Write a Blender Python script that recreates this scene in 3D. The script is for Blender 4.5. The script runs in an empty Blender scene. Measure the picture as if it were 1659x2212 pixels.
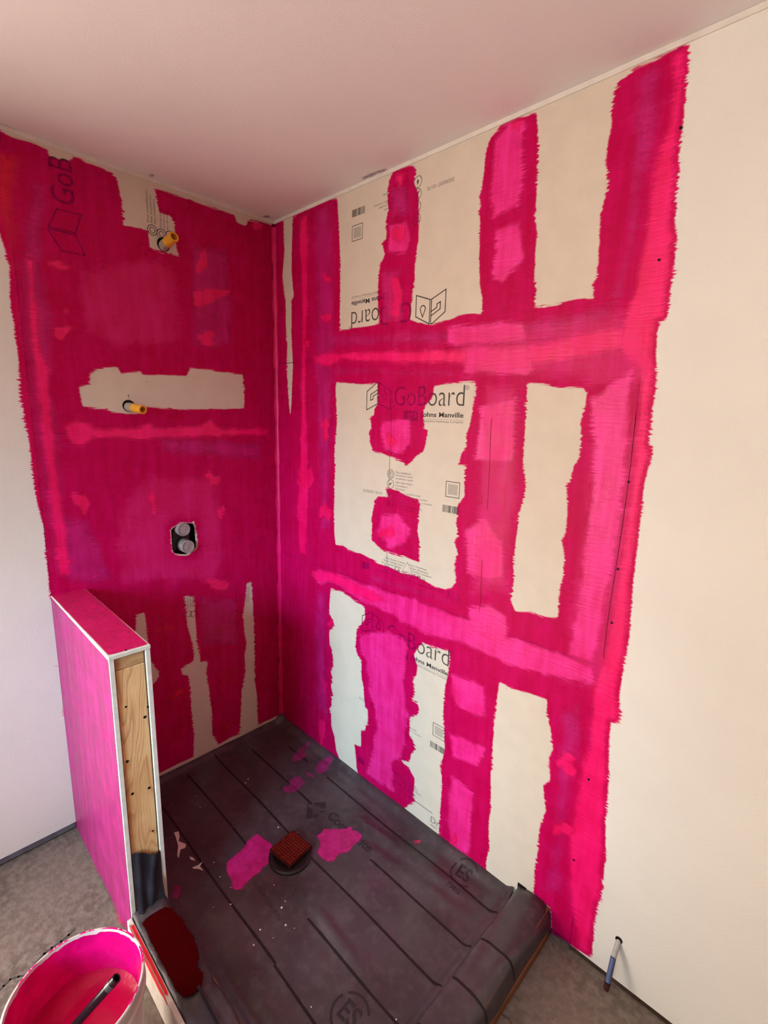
import bpy, bmesh, math, random
import numpy as np
from mathutils import Vector, Matrix
from mathutils.geometry import tessellate_polygon
random.seed(7); rng = np.random.default_rng(7)
SC = bpy.context.scene
COL = SC.collection

# ------------------------------------------------------------------ camera
IW, IH = 1659, 2212
FPX = 1050.6
YAW, PITCH, ROLL = 0.7641, 1.3759, 0.0273
CPOS = np.array([1.9208, -1.2848, 1.5343])
HC = 2.3307          # ceiling
ZO = -0.047          # concrete floor outside the shower
def _rot(a, b, c):
    Rz = np.array([[math.cos(a), -math.sin(a), 0], [math.sin(a), math.cos(a), 0], [0, 0, 1]])
    Rx = np.array([[1, 0, 0], [0, math.cos(b), -math.sin(b)], [0, math.sin(b), math.cos(b)]])
    Rr = np.array([[math.cos(c), -math.sin(c), 0], [math.sin(c), math.cos(c), 0], [0, 0, 1]])
    return Rz @ Rx @ Rr
CR = _rot(YAW, PITCH, ROLL)
cam = bpy.data.cameras.new('camera'); camo = bpy.data.objects.new('camera', cam); COL.objects.link(camo)
cam.sensor_fit = 'HORIZONTAL'; cam.sensor_width = 36.0; cam.lens = FPX * 36.0 / IW
cam.clip_start = 0.02
M4 = Matrix(CR.tolist()).to_4x4(); M4.translation = Vector(CPOS); camo.matrix_world = M4
SC.camera = camo

# ------------------------------------------------------------------ world, light, exposure
SC.view_settings.view_transform = 'Standard'; SC.view_settings.look = 'None'
SC.view_settings.gamma = 1.0; SC.view_settings.exposure = 0.0
SC.view_settings.use_curve_mapping = False
SC.cycles.max_bounces = 8; SC.cycles.diffuse_bounces = 4; SC.cycles.adaptive_threshold = 0.065; SC.cycles.adaptive_min_samples = 14; SC.cycles.transparent_max_bounces = 24
SC.cycles.use_denoising = True
world = bpy.data.worlds.new('sky'); SC.world = world; world.use_nodes = True
world.node_tree.nodes['Background'].inputs[0].default_value = (0.62, 0.78, 1.0, 1)
world.node_tree.nodes['Background'].inputs[1].default_value = 1.0
def area(name, loc, target, sx, sy, power, color, spread=180):
    l = bpy.data.lights.new(name, 'AREA'); l.shape = 'RECTANGLE'; l.size = sx; l.size_y = sy
    l.energy = power; l.color = color; l.spread = math.radians(spread)
    o = bpy.data.objects.new(name, l); COL.objects.link(o); o.location = loc
    o.rotation_euler = (Vector(target) - Vector(loc)).to_track_quat('-Z', 'Y').to_euler()
    return o
XR, YF = 3.0, -3.4        # wall behind the camera, wall with the low window
WIN = (0.70, 2.00, 0.95, 2.05)     # window in the front wall: x0,x1,z0,z1
WIL = (-3.25, -1.75, 0.12, 1.95)    # window in the left wall, left of the picture: y0,y1,z0,z1
area('left_window_daylight', (.02, -2.50, 1.03), (1.5, -2.50, 1.03), 1.45, 1.78, 100, (1.0, 0.83, 0.69))
area('front_window_daylight', (1.42, YF + .02, 1.5), (.22, 0, .22), 1.25, 1.05, 11.5, (0.54, 0.83, 1.0), 42)

# ------------------------------------------------------------------ helpers
def ray(px, py):
    return CR @ np.array([(px - IW / 2) / FPX, -(py - IH / 2) / FPX, -1.0])
def on(px, py, ax, v):
    d = ray(px, py); t = (v - CPOS[ax]) / d[ax]; return CPOS + t * d
# surfaces: name -> (axis, value, u axis, v axis, outward sign)
PLN = {'B': (1, 0.0, 0, 2, -1), 'A': (0, 0.0, 1, 2, 1), 'F': (2, -0.016, 0, 1, 1), 'O': (2, ZO, 0, 1, 1),
       'C': (2, HC, 0, 1, -1), 'PL': (1, -0.9305, 0, 2, -1), 'PT': (2, 0.895, 0, 1, 1),
       'PR': (1, -0.825, 0, 2, 1), 'CO': (1, -0.944, 0, 2, -1), 'K': (2, 0.066, 0, 1, 1)}
def uv(pl, pts):
    ax, v, a, b, s = PLN[pl]
    return [(float(q[a]), float(q[b])) for q in (on(x, y, ax, v) for x, y in pts)]
def ell(cx, cy, rx, ry, n=18, tilt=0.0):
    out = []
    for k in range(n):
        t = 2 * math.pi * k / n; x = rx * math.cos(t); y = ry * math.sin(t)
        out.append((cx + x * math.cos(tilt) - y * math.sin(tilt), cy + x * math.sin(tilt) + y * math.cos(tilt)))
    return out
def blob(cx, cy, rx, ry, tilt=0.0, seed=0):
    r = random.Random(int(cx * 7 + cy * 13 + seed)); ph = [r.uniform(0, 6.28) for _ in range(4)]; out = []
    for k in range(26):
        t = 2 * math.pi * k / 26
        q = 1 + .22 * math.sin(2 * t + ph[0]) + .16 * math.sin(3 * t + ph[1]) + .09 * math.sin(5 * t + ph[2])
        x = rx * q * math.cos(t); y = ry * q * math.sin(t)
        out.append((cx + x * math.cos(tilt) - y * math.sin(tilt), cy + x * math.sin(tilt) + y * math.cos(tilt)))
    return out
def sdist(P, poly):
    """signed distance (inside positive) of points P (N,2) to polygon"""
    A = np.asarray(poly, float); B = np.roll(A, -1, 0)
    best = np.full(len(P), 1e9); inside = np.zeros(len(P), bool)
    x, y = P[:, 0], P[:, 1]
    for (ax, ay), (bx, by) in zip(A, B):
        dx, dy = bx - ax, by - ay; L2 = dx * dx + dy * dy
        if L2 < 1e-14: continue
        t = np.clip(((x - ax) * dx + (y - ay) * dy) / L2, 0, 1)
        best = np.minimum(best, np.hypot(x - ax - t * dx, y - ay - t * dy))
        if ay != by:
            c = ((ay > y) != (by > y)) & (x < dx * (y - ay) / dy + ax)
            inside ^= c
    return np.where(inside, best, -best)

def link(o, parent=None):
    COL.objects.link(o)
    if parent is not None: o.parent = parent
    return o
def meshobj(name, verts, faces, mat, parent=None, smooth=False):
    me = bpy.data.meshes.new(name); me.from_pydata([tuple(map(float, v)) for v in verts], [], faces); me.update()
    if mat: me.materials.append(mat)
    if smooth: me.polygons.foreach_set('use_smooth', [True] * len(me.polygons))
    return link(bpy.data.objects.new(name, me), parent)
def bmobj(name, bm, mat, parent=None, smooth=False):
    me = bpy.data.meshes.new(name); bm.to_mesh(me); bm.free()
    if mat: me.materials.append(mat)
    if smooth: me.polygons.foreach_set('use_smooth', [True] * len(me.polygons))
    return link(bpy.data.objects.new(name, me), parent)
def bbox(bm, x0, x1, y0, y1, z0, z1, bev=0.0):
    r = bmesh.ops.create_cube(bm, size=1.0)
    for v in r['verts']:
        v.co = ((x0 + x1) / 2 + v.co.x * (x1 - x0), (y0 + y1) / 2 + v.co.y * (y1 - y0), (z0 + z1) / 2 + v.co.z * (z1 - z0))
    if bev > 0:
        ed = list({e for v in r['verts'] for e in v.link_edges})
        bmesh.ops.bevel(bm, geom=ed, offset=bev, segments=2, affect='EDGES', profile=0.5)
def box(name, x0, x1, y0, y1, z0, z1, mat, parent=None, bev=0.0):
    bm = bmesh.new(); bbox(bm, x0, x1, y0, y1, z0, z1, bev); return bmobj(name, bm, mat, parent)
def thing(name, label, cat, loc=(0, 0, 0), group=None):
    o = bpy.data.objects.new(name, None); o.empty_display_size = 0.05; link(o); o.location = loc
    tag(o, label, cat, group); return o
def tag(o, label, cat, group=None):
    o['label'] = label; o['category'] = cat
    if group: o['group'] = group
    return o
def structure(o): o['kind'] = 'structure'; return o
def tube_bm(bm, p0, p1, r0, r1, seg=24, hole=0.0, depth=0.0):
    """a tube from p0 to p1, optionally with a blind hole in its p1 end"""
    p0, p1 = Vector(p0), Vector(p1); d = (p1 - p0).normalized()
    a = d.orthogonal().normalized(); b = d.cross(a)
    rings = [(p0, r0), (p1, r1)]
    if hole > 0: rings += [(p1, hole), (p1 - d * depth, hole)]
    vs = []
    for c, r in rings:
        vs.append([bm.verts.new(c + (a * math.cos(2 * math.pi * k / seg) + b * math.sin(2 * math.pi * k / seg)) * r) for k in range(seg)])
    for i in range(len(vs) - 1):
        for k in range(seg):
            bm.faces.new((vs[i][k], vs[i][(k + 1) % seg], vs[i + 1][(k + 1) % seg], vs[i + 1][k]))
    bm.faces.new(vs[0][::-1]); bm.faces.new(vs[-1])
def tube(name, p0, p1, r0, r1, mat, parent=None, **k):
    bm = bmesh.new(); tube_bm(bm, p0, p1, r0, r1, **k)
    bmesh.ops.recalc_face_normals(bm, faces=bm.faces)
    o = bmobj(name, bm, mat, parent, smooth=True)
    o.data.set_sharp_from_angle(angle=math.radians(40)); return o
def lathe(name, prof, mat, parent=None, seg=64, center=(0, 0)):
    vs, fs = [], []
    n = len(prof)
    for k in range(seg):
        t = 2 * math.pi * k / seg
        for r, z in prof: vs.append((center[0] + r * math.cos(t), center[1] + r * math.sin(t), z))
    for k in range(seg):
        for i in range(n - 1):
            a = k * n + i; b = ((k + 1) % seg) * n + i
            fs.append((a, b, b + 1, a + 1))
    o = meshobj(name, vs, fs, mat, parent, smooth=True)
    o.data.set_sharp_from_angle(angle=math.radians(35)); return o

# ------------------------------------------------------------------ materials
def srgb(r, g, b):
    f = lambda c: (c / 255 / 12.92) if c <= 10 else ((c / 255 + 0.055) / 1.055) ** 2.4
    return (f(r), f(g), f(b), 1)
class NT:
    def __init__(s, name):
        s.m = bpy.data.materials.new(name); s.m.use_nodes = True; s.t = s.m.node_tree
        s.b = s.t.nodes['Principled BSDF']; s.out = s.t.nodes['Material Output']
        s.geo = s.t.nodes.new('ShaderNodeNewGeometry')
    def n(s, ty, **k):
        o = s.t.nodes.new(ty)
        for a, v in k.items(): setattr(o, a, v)
        return o
    def l(s, a, b): s.t.links.new(a, b)
    def noise(s, scale, stretch=(1, 1, 1), detail=3.0, rough=0.55, distort=0.0):
        mp = s.n('ShaderNodeMapping'); mp.inputs['Scale'].default_value = stretch
        s.l(s.geo.outputs['Position'], mp.inputs['Vector'])
        no = s.n('ShaderNodeTexNoise'); no.inputs['Scale'].default_value = scale
        no.inputs['Detail'].default_value = detail; no.inputs['Roughness'].default_value = rough
        no.inputs['Distortion'].default_value = distort
        s.l(mp.outputs[0], no.inputs['Vector']); return no.outputs[0]
    def math(s, op, a, b=None, c=None, clamp=False):
        o = s.n('ShaderNodeMath', operation=op); o.use_clamp = clamp
        for i, v in enumerate((a, b, c)):
            if v is None: continue
            if isinstance(v, (int, float)): o.inputs[i].default_value = v
            else: s.l(v, o.inputs[i])
        return o.outputs[0]
    def ramp(s, fac, lo, hi, a=0.0, b=1.0):
        o = s.n('ShaderNodeMapRange'); o.interpolation_type = 'SMOOTHSTEP'
        s.l(fac, o.inputs[0])
        for i, v in ((1, lo), (2, hi), (3, a), (4, b)): o.inputs[i].default_value = v
        return o.outputs[0]
    def mix(s, fac, c1, c2):
        o = s.n('ShaderNodeMix', data_type='RGBA')
        if isinstance(fac, (int, float)): o.inputs[0].default_value = fac
        else: s.l(fac, o.inputs[0])
        for i, c in ((6, c1), (7, c2)):
            if isinstance(c, tuple): o.inputs[i].default_value = c
            else: s.l(c, o.inputs[i])
        return o.outputs[2]
    def color(s, c):
        if isinstance(c, tuple): s.b.inputs['Base Color'].default_value = c
        else: s.l(c, s.b.inputs['Base Color'])
    def bump(s, h, dist, strength=1.0):
        o = s.n('ShaderNodeBump'); o.inputs['Distance'].default_value = dist; o.inputs['Strength'].default_value = strength
        s.l(h, o.inputs['Height']); s.l(o.outputs[0], s.b.inputs['Normal'])
    def rough(s, r):
        if isinstance(r, (int, float)): s.b.inputs['Roughness'].default_value = r
        else: s.l(r, s.b.inputs['Roughness'])
def simple(name, c, rough=0.6, spec=0.3, var=0.0, scale=30, bump=0.0, stretch=(1, 1, 1), bscale=None):
    m = NT(name)
    if var > 0:
        f = m.ramp(m.noise(scale, stretch), 0.3, 0.7)
        lo = tuple(x * (1 - var) for x in c[:3]) + (1,)
        m.color(m.mix(f, lo, c))
    else: m.color(c)
    m.rough(rough); m.b.inputs['Specular IOR Level'].default_value = spec
    if bump > 0: m.bump(m.noise(bscale or scale * 6), bump)
    return m.m
def lin(r, g, b): return (r, g, b, 1)

DRY = simple('drywall_primer', lin(.80, .79, .735), .75, .2, .05, 3, .0006, bscale=220)
CEIL = simple('ceiling_paint', lin(.81, .77, .76), .8, .15, .04, 2.5, .0003, bscale=200)
BOARD = simple('backer_board', lin(.69, .61, .51), .7, .2, .05, 14, .0003, bscale=400)
BOARDW = simple('backer_board_edge', lin(.75, .70, .62), .8, .2, .15, 40)
INK = simple('printed_ink', lin(.07, .065, .06), .7, .2)
INKG = simple('printed_grey_ink', lin(.20, .18, .16), .7, .2)
PLAS = simple('plaster', lin(.78, .74, .68), .8, .15, .10, 25)
CONC = None
def concrete():
    m = NT('concrete_slab')
    f = m.ramp(m.noise(4, detail=6), 0.35, 0.68); g = m.ramp(m.noise(45, detail=4), 0.35, 0.7)
    c = m.mix(f, lin(.125, .10, .083), lin(.19, .152, .127)); c = m.mix(g, c, lin(.235, .195, .165))
    m.color(c); m.rough(.85); m.b.inputs['Specular IOR Level'].default_value = .2
    m.bump(m.noise(90, detail=5), .002); return m.m
CONC = concrete()
def linermat(name='liner_rubber'):
    m = NT(name)
    f = m.ramp(m.noise(5, detail=5), 0.35, 0.65); g = m.ramp(m.noise(38, detail=4), 0.45, 0.75)
    c = m.mix(f, lin(.046, .034, .040), lin(.070, .054, .062)); c = m.mix(m.math('MULTIPLY', g, .30), c, lin(.14, .12, .125))
    m.color(c); m.rough(m.ramp(m.noise(9), .3, .7, .28, .44)); m.b.inputs['Specular IOR Level'].default_value = .5
    m.bump(m.noise(14, detail=3), .004); return m.m
LINER = linermat()
STRIPE = simple('liner_stripe_ink', lin(.016, .010, .012), .5, .3)
LINEINK = simple('liner_faded_ink', lin(.032, .024, .028), .5, .3)
FADED = simple('liner_old_ink', lin(.042, .033, .038), .5, .3)
BLACK = simple('black_void', lin(.004, .004, .004), .6, .2)
BLACKP = simple('black_plastic', lin(.008, .008, .010), .18, .5)
WHITEP = simple('white_plastic', lin(.62, .55, .52), .35, .4, .08, 20)
GREYP = simple('grey_pvc', lin(.36, .30, .31), .45, .4, .25, 60, .0008, bscale=140)
GREYB = simple('grey_base_strip', lin(.15, .145, .17), .7, .2, .3, 25)
YELL = simple('yellow_plastic', lin(.85, .42, .035), .4, .4, .12, 60)
COLLAR = simple('grey_collar', lin(.42, .36, .30), .6, .3, .2, 90)
BLUE = simple('blue_tape', lin(.085, .12, .27), .5, .4, .2, 60)
DRED = simple('dark_red_cap', lin(.06, .012, .014), .5, .4, .3, 90)
DRAINM = simple('drain_cover_red', lin(.055, .004, .002), .5, .2, .25, 60)  # cover red darkened to put shade into the grooves between studs
DRAINS = simple('drain_stud_red', lin(.19, .014, .007), .5, .2, .25, 60)  # lighter copy of the cover red for the raised stud tops
CURBW = simple('curb_lumber', lin(.26, .10, .042), .7, .25, .35, 18, .001, (1, .15, 1))
GAPM = simple('shadow_gap_wood', lin(.07, .045, .03), .85, .1, .4, 30)
def woodmat():
    m = NT('pine_stud')
    tc = m.n('ShaderNodeMapping'); tc.inputs['Scale'].default_value = (1, 9.0, 1.25)
    m.l(m.geo.outputs['Position'], tc.inputs['Vector'])
    nz = m.n('ShaderNodeTexNoise'); nz.inputs['Scale'].default_value = 2.1; nz.inputs['Detail'].default_value = 1.2
    m.l(tc.outputs[0], nz.inputs['Vector'])
    w = m.math('FRACT', m.math('MULTIPLY', nz.outputs[0], 13.0))
    ring = m.ramp(w, .45, .98)
    fine = m.noise(60, (1, 6, .25), 3)
    c = m.mix(m.ramp(m.noise(5), .3, .7), srgb(232, 188, 136), srgb(216, 166, 114))
    c = m.mix(m.math('MULTIPLY', ring, .55), c, srgb(176, 118, 70))
    c = m.mix(m.math('MULTIPLY', m.ramp(fine, .5, .8), .25), c, srgb(190, 135, 88))
    m.color(c); m.rough(.6); m.b.inputs['Specular IOR Level'].default_value = .25
    m.bump(fine, .0006); return m.m
WOOD = woodmat()
WOODG = simple('plate_end_grain', srgb(196, 152, 108), .7, .2, .25, 35, .0008, (1, 1, 5))

PM = {}
def paint(key, c1, c2, amax, soft=.004, a1=.010, a2=.006, horiz=1.0, rough=.42, floor=False, tint=(1, 1, 1, 1), spec=.34):
    """brushed coat: thickness falls off raggedly at the sheet's rim (attribute 'sd')"""
    m = NT('paint_' + key)
    at = m.n('ShaderNodeAttribute', attribute_name='sd')
    bl = m.noise(13, detail=3)
    teeth = m.noise(1.0, (16, 16, 170) if not floor else (70, 70, 70), 3, .65)
    str_v = m.noise(1.0, (38, 38, 4.5), 2, .6)
    d = m.math('ADD', at.outputs['Fac'], m.math('MULTIPLY_ADD', bl, a1, -a1 * .5))
    dry = m.ramp(bl, .42, .62, .5, 2.4)
    d = m.math('ADD', d, m.math('MULTIPLY', m.math('MULTIPLY_ADD', teeth, a2 * 2, -a2), dry))
    al = m.ramp(d, 0.0, soft)
    streak = m.math('ADD', m.math('MULTIPLY', str_v, .45), m.math('MULTIPLY', teeth, .2))
    streak = m.math('ADD', streak, m.math('MULTIPLY', bl, .35))
    f = m.ramp(streak, .38, .62)
    m.color(m.mix(f, c1, c2)); m.rough(m.ramp(bl, .3, .7, rough - .06, rough + .1))
    m.b.inputs['Specular IOR Level'].default_value = spec
    m.bump(m.math('ADD', str_v, teeth), .0012)
    thin = m.ramp(streak, .30, .62, amax * .86, amax)
    tr = m.n('ShaderNodeBsdfTransparent'); mx = m.n('ShaderNodeMixShader')
    m.l(m.mix(al, (1, 1, 1, 1), tint), tr.inputs[0])
    m.l(m.math('MULTIPLY', al, thin), mx.inputs[0]); m.l(tr.outputs[0], mx.inputs[1]); m.l(m.b.outputs[0], mx.inputs[2])
    m.l(mx.outputs[0], m.out.inputs[0]); PM[key] = m.m; return m.m
paint('thin', lin(.62, .002, .17), lin(.84, .004, .27), .32, soft=.006, a2=.010, tint=lin(.90, .035, .27), spec=.2)
paint('mag', lin(.64, .008, .20), lin(.74, .014, .27), .60, soft=.045, a1=.04, a2=.012)
paint('pink', lin(1.0, .015, .26), lin(1.1, .035, .38), .75, soft=.018, a1=.03, a2=.012, rough=.34)
paint('pinksoft', lin(.95, .012, .21), lin(1.0, .025, .30), .42, soft=.05, a1=.05, a2=.014)
paint('hot', lin(1.05, .004, .16), lin(1.12, .008, .22), .80, soft=.022, a1=.022, a2=.008, rough=.34)
paint('dab', lin(1.0, .004, .13), lin(1.08, .008, .20), .72, soft=.013, a1=.022, a2=.008, rough=.34)
paint('red', lin(.82, .003, .035), lin(.92, .004, .055), .62, soft=.045, a1=.03, a2=.008, rough=.34)
paint('edge', lin(.80, .003, .02), lin(.88, .004, .03), .92, soft=.002, a1=.003, a2=.002)
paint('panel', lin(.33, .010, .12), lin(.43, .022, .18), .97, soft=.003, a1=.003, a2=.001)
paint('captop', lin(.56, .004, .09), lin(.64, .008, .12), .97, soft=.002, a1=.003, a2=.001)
paint('floor', lin(.50, .010, .16), lin(.62, .02, .24), .93, soft=.006, a1=.010, a2=.004, floor=True)
paint('floorthin', lin(.40, .012, .16), lin(.52, .02, .22), .50, soft=.012, a1=.014, a2=.006, floor=True)
paint('darkred', lin(.040, .0002, .0006), lin(.048, .0002, .0010), 1.15, soft=.006, a1=.008, a2=.003, floor=True, spec=.02, rough=.8)
paint('smudge', lin(.22, .10, .20), lin(.30, .14, .24), .55, soft=.012, a1=.03, a2=.01, floor=True)
paint('dirt', lin(.30, .26, .24), lin(.4, .36, .33), .5, soft=.015, a1=.03, a2=.01, floor=True)

# liner height over the shower floor
def ss(a, b, x):
    t = np.clip((x - a) / (b - a), 0, 1); return t * t * (3 - 2 * t)
RIDGES = [((.80, -.480), (1.16, -.512), .010, .018), ((.72, -.155), (1.22, -.115), .012, .022), ((.86, -.215), (1.26, -.165), .009, .022),
          ((.20, -.055), (.95, -.05), .005, .014), ((.55, -.245), (.72, -.18), .003, .012), ((.80, -.73), (1.25, -.76), .006, .02),
          ((.35, -.30), (.47, -.62), .0018, .006), ((.22, -.42), (.25, -.20), .0015, .006), ((1.0, -.30), (1.18, -.36), .003, .02)]
def zf(x, y):
    x = np.asarray(x, float); y = np.asarray(y, float)
    z = -.013 - .007 * (1 - np.clip(np.hypot(x - .70, y + .44) / .6, 0, 1))
    z = z + .020 * ss(-.050, -.004, y) + .016 * ss(.04, .003, x) + .022 * ss(-.78, -.822, y) + .016 * ss(1.30, 1.33, x)
    for (ax, ay), (bx, by), h, w in RIDGES:
        dx, dy = bx - ax, by - ay; L2 = dx * dx + dy * dy
        t = np.clip(((x - ax) * dx + (y - ay) * dy) / L2, 0, 1)
        d = np.hypot(x - ax - t * dx, y - ay - t * dy)
        z = z + h * np.exp(-(d / w) ** 2) * (np.sin(np.pi * np.clip(t, .04, .96)) ** .6)
    z = z + .0012 * np.sin(17 * x + 5 * np.sin(9 * y)) * np.sin(14 * y + 2)
    return z

NLAY = {}
def sheet(name, pl, outer, mat, parent, holes=(), clip=None, cell=.008, px=True, off=None, label=None, margin=.010):
    """a brushed coat lying on a surface: fine grid carrying its signed distance to the painted outline"""
    ax, val, a, b, sgn = PLN[pl]
    conv = (lambda q: uv(pl, q)) if px else (lambda q: q)
    po = conv(outer); hs = [conv(h) for h in holes]
    P = np.array(po); lo = P.min(0) - margin - cell; hi = P.max(0) + margin + cell
    nu = max(2, int((hi[0] - lo[0]) / cell) + 2); nv = max(2, int((hi[1] - lo[1]) / cell) + 2)
    gu = lo[0] + np.arange(nu) * cell; gv = lo[1] + np.arange(nv) * cell
    U, V = np.meshgrid(gu, gv, indexing='ij'); Q = np.c_[U.ravel(), V.ravel()]
    sd = sdist(Q, po)
    for h in hs: sd = np.minimum(sd, -sdist(Q, h))
    if clip is not None:
        sd = np.minimum(sd, sdist(Q, uv(pl, clip[0])))
        for h in clip[1]: sd = np.minimum(sd, -sdist(Q, uv(pl, h)))
    k = NLAY.get(pl, 0); NLAY[pl] = k + 1
    d = off if off is not None else .0006 + .00004 * k
    S = sd.reshape(nu, nv)
    keep = np.maximum.reduce([S[:-1, :-1], S[1:, :-1], S[:-1, 1:], S[1:, 1:]]) > -margin
    I, J = np.nonzero(keep)
    idx = lambda i, j: i * nv + j
    F = np.c_[idx(I, J), idx(I + 1, J), idx(I + 1, J + 1), idx(I, J + 1)]
    used, inv = np.unique(F.ravel(), return_inverse=True); F = inv.reshape(F.shape)
    W = np.zeros((len(used), 3)); W[:, a] = Q[used, 0]; W[:, b] = Q[used, 1]; W[:, ax] = val + sgn * d
    if pl == 'F': W[:, 2] = zf(W[:, 0], W[:, 1]) + d
    # face orientation
    e = np.cross(np.eye(3)[a], np.eye(3)[b])[ax]
    if e * sgn < 0: F = F[:, ::-1]
    me = bpy.data.meshes.new(name)
    me.vertices.add(len(W)); me.vertices.foreach_set('co', W.ravel())
    me.loops.add(F.size); me.loops.foreach_set('vertex_index', F.ravel().astype(np.int32))
    me.polygons.add(len(F)); me.polygons.foreach_set('loop_start', (np.arange(len(F)) * 4).astype(np.int32))
    me.update(calc_edges=True)
    at = me.attributes.new('sd', 'FLOAT', 'POINT'); at.data.foreach_set('value', sd[used].astype(np.float32))
    me.materials.append(mat)
    if pl == 'F': me.polygons.foreach_set('use_smooth', [True] * len(F))
    o = link(bpy.data.objects.new(name, me), parent)
    if label: o['label'] = label
    return o

def plate(name, pl, polys, mat, parent, off=.0003):
    """flat printed shapes (list of uv polygons) lying on a surface as one mesh"""
    ax, val, a, b, sgn = PLN[pl]; vs, fs = [], []
    for p in polys:
        n0 = len(vs)
        for q in p:
            w = [0, 0, 0]; w[a], w[b], w[ax] = q[0], q[1], val + sgn * off
            if pl == 'F': w[2] = float(zf(q[0], q[1])) + off
            vs.append(w)
        for t in tessellate_polygon([[Vector((q[0], q[1], 0)) for q in p]]): fs.append(tuple(n0 + i for i in t))
    return meshobj(name, vs, fs, mat, parent)
def ribbon(pts, w, closed=False):
    """outline polygons (quads) of a stroke of width w along pts"""
    out = []; n = len(pts)
    for i in range(n if closed else n - 1):
        (ax, ay), (bx, by) = pts[i], pts[(i + 1) % n]
        L = math.hypot(bx - ax, by - ay) or 1e-9; tx, ty = (bx - ax) / L * w * .4, (by - ay) / L * w * .4
        nx, ny = -(by - ay) / L * w / 2, (bx - ax) / L * w / 2
        out.append([(ax + nx - tx, ay + ny - ty), (ax - nx - tx, ay - ny - ty), (bx - nx + tx, by - ny + ty), (bx + nx + tx, by + ny + ty)])
    return out
def glyphs(s, bold=False):
    cu = bpy.data.curves.new('t', 'FONT'); cu.body = s; cu.size = 1.0; cu.resolution_u = 4
    cu.offset = 0.022 if bold else (-0.012 if s == 'GoBoard' else 0.0)
    ob = bpy.data.objects.new('t', cu); COL.objects.link(ob)
    dg = bpy.context.evaluated_depsgraph_get(); dg.update()
    me = bpy.data.meshes.new_from_object(ob.evaluated_get(dg))
    V = np.array([v.co[:2] for v in me.vertices]); Fc = [tuple(p.vertices) for p in me.polygons]
    bpy.data.objects.remove(ob); bpy.data.curves.remove(cu); bpy.data.meshes.remove(me)
    return V, Fc
GC = {}
def textgeo(s, u0, u1, v0, v1, bold=False):
    """glyph mesh fitted to the box u0..u1, v0..v1"""
    if (s, bold) not in GC: GC[(s, bold)] = glyphs(s, bold)
    V, Fc = GC[(s, bold)]
    lo, hi = V.min(0), V.max(0)
    W = (V - lo) / (hi - lo) * np.array([u1 - u0, v1 - v0]) + np.array([u0, v0])
    return W, Fc
def printmesh(name, pl, geos, polys, mat, parent, f, off=.0003):
    """joins glyph geometry and polygons, mapped by f(u,v)->surface uv, into one printed part"""
    ax, val, a, b, sgn = PLN[pl]; vs, fs = [], []
    def put(u, v):
        q = f(u, v); w = [0, 0, 0]; w[a], w[b], w[ax] = q[0], q[1], val + sgn * off
        if pl == 'F': w[2] = float(zf(q[0], q[1])) + off
        vs.append(w)
    for W, Fc in geos:
        n0 = len(vs)
        for u, v in W: put(u, v)
        fs += [tuple(n0 + i for i in t) for t in Fc]
    for p in polys:
        n0 = len(vs)
        for u, v in p: put(u, v)
        for t in tessellate_polygon([[Vector((u, v, 0)) for u, v in p]]): fs.append(tuple(n0 + i for i in t))
    return meshobj(name, vs, fs, mat, parent)

# ================================================================== the room
BT = .0127                # panel thickness
floor = structure(box('floor', -.2, XR, YF, .12, ZO - .1, ZO, CONC))
ceiling = structure(box('ceiling', -.2, XR + .1, YF - .1, .2, HC, HC + .08, CEIL))
bm = bmesh.new()
for q in ((YF, WIL[0], ZO, HC), (WIL[1], .12, ZO, HC), (WIL[0], WIL[1], ZO, WIL[2]), (WIL[0], WIL[1], WIL[3], HC)):
    bbox(bm, -.20, -.085, q[0], q[1], q[2], q[3])
wall_left = structure(bmobj('wall_left', bm, GAPM))
wall_right = structure(box('wall_right', -.085, XR, .060, .12, ZO, HC, GAPM))
wall_back = structure(box('wall_back', XR, XR + .1, YF, .12, ZO, HC, simple('bounce_cut_brown', lin(.26, .17, .10), .8, .2, .4, 14)))  # unseen wall, set near and coloured dark to cut bounce onto the left wall
bm = bmesh.new()
x0, x1, z0, z1 = WIN
for q in ((-.2, x0, ZO, HC), (x1, XR, ZO, HC), (x0, x1, ZO, z0), (x0, x1, z1, HC)):
    bbox(bm, q[0], q[1], YF - .1, YF, q[2], q[3])
wall_front = structure(bmobj('wall_front', bm, DRY))
bm = bmesh.new()
for q in ((x0, x0 + .05, z0, z1), (x1 - .05, x1, z0, z1), (x0, x1, z0, z0 + .05), (x0, x1, z1 - .05, z1)):
    bbox(bm, q[0], q[1], YF - .08, YF - .04, q[2], q[3])
window_1 = structure(bmobj('window_1', bm, WHITEP))
bm = bmesh.new()
for q in ((WIL[0], WIL[0] + .05, WIL[2], WIL[3]), (WIL[1] - .05, WIL[1], WIL[2], WIL[3]), (WIL[0], WIL[1], WIL[2], WIL[2] + .05), (WIL[0], WIL[1], WIL[3] - .05, WIL[3])):
    bbox(bm, -.12, -.06, q[0], q[1], q[2], q[3])
window_2 = structure(bmobj('window_2', bm, WHITEP))

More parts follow.
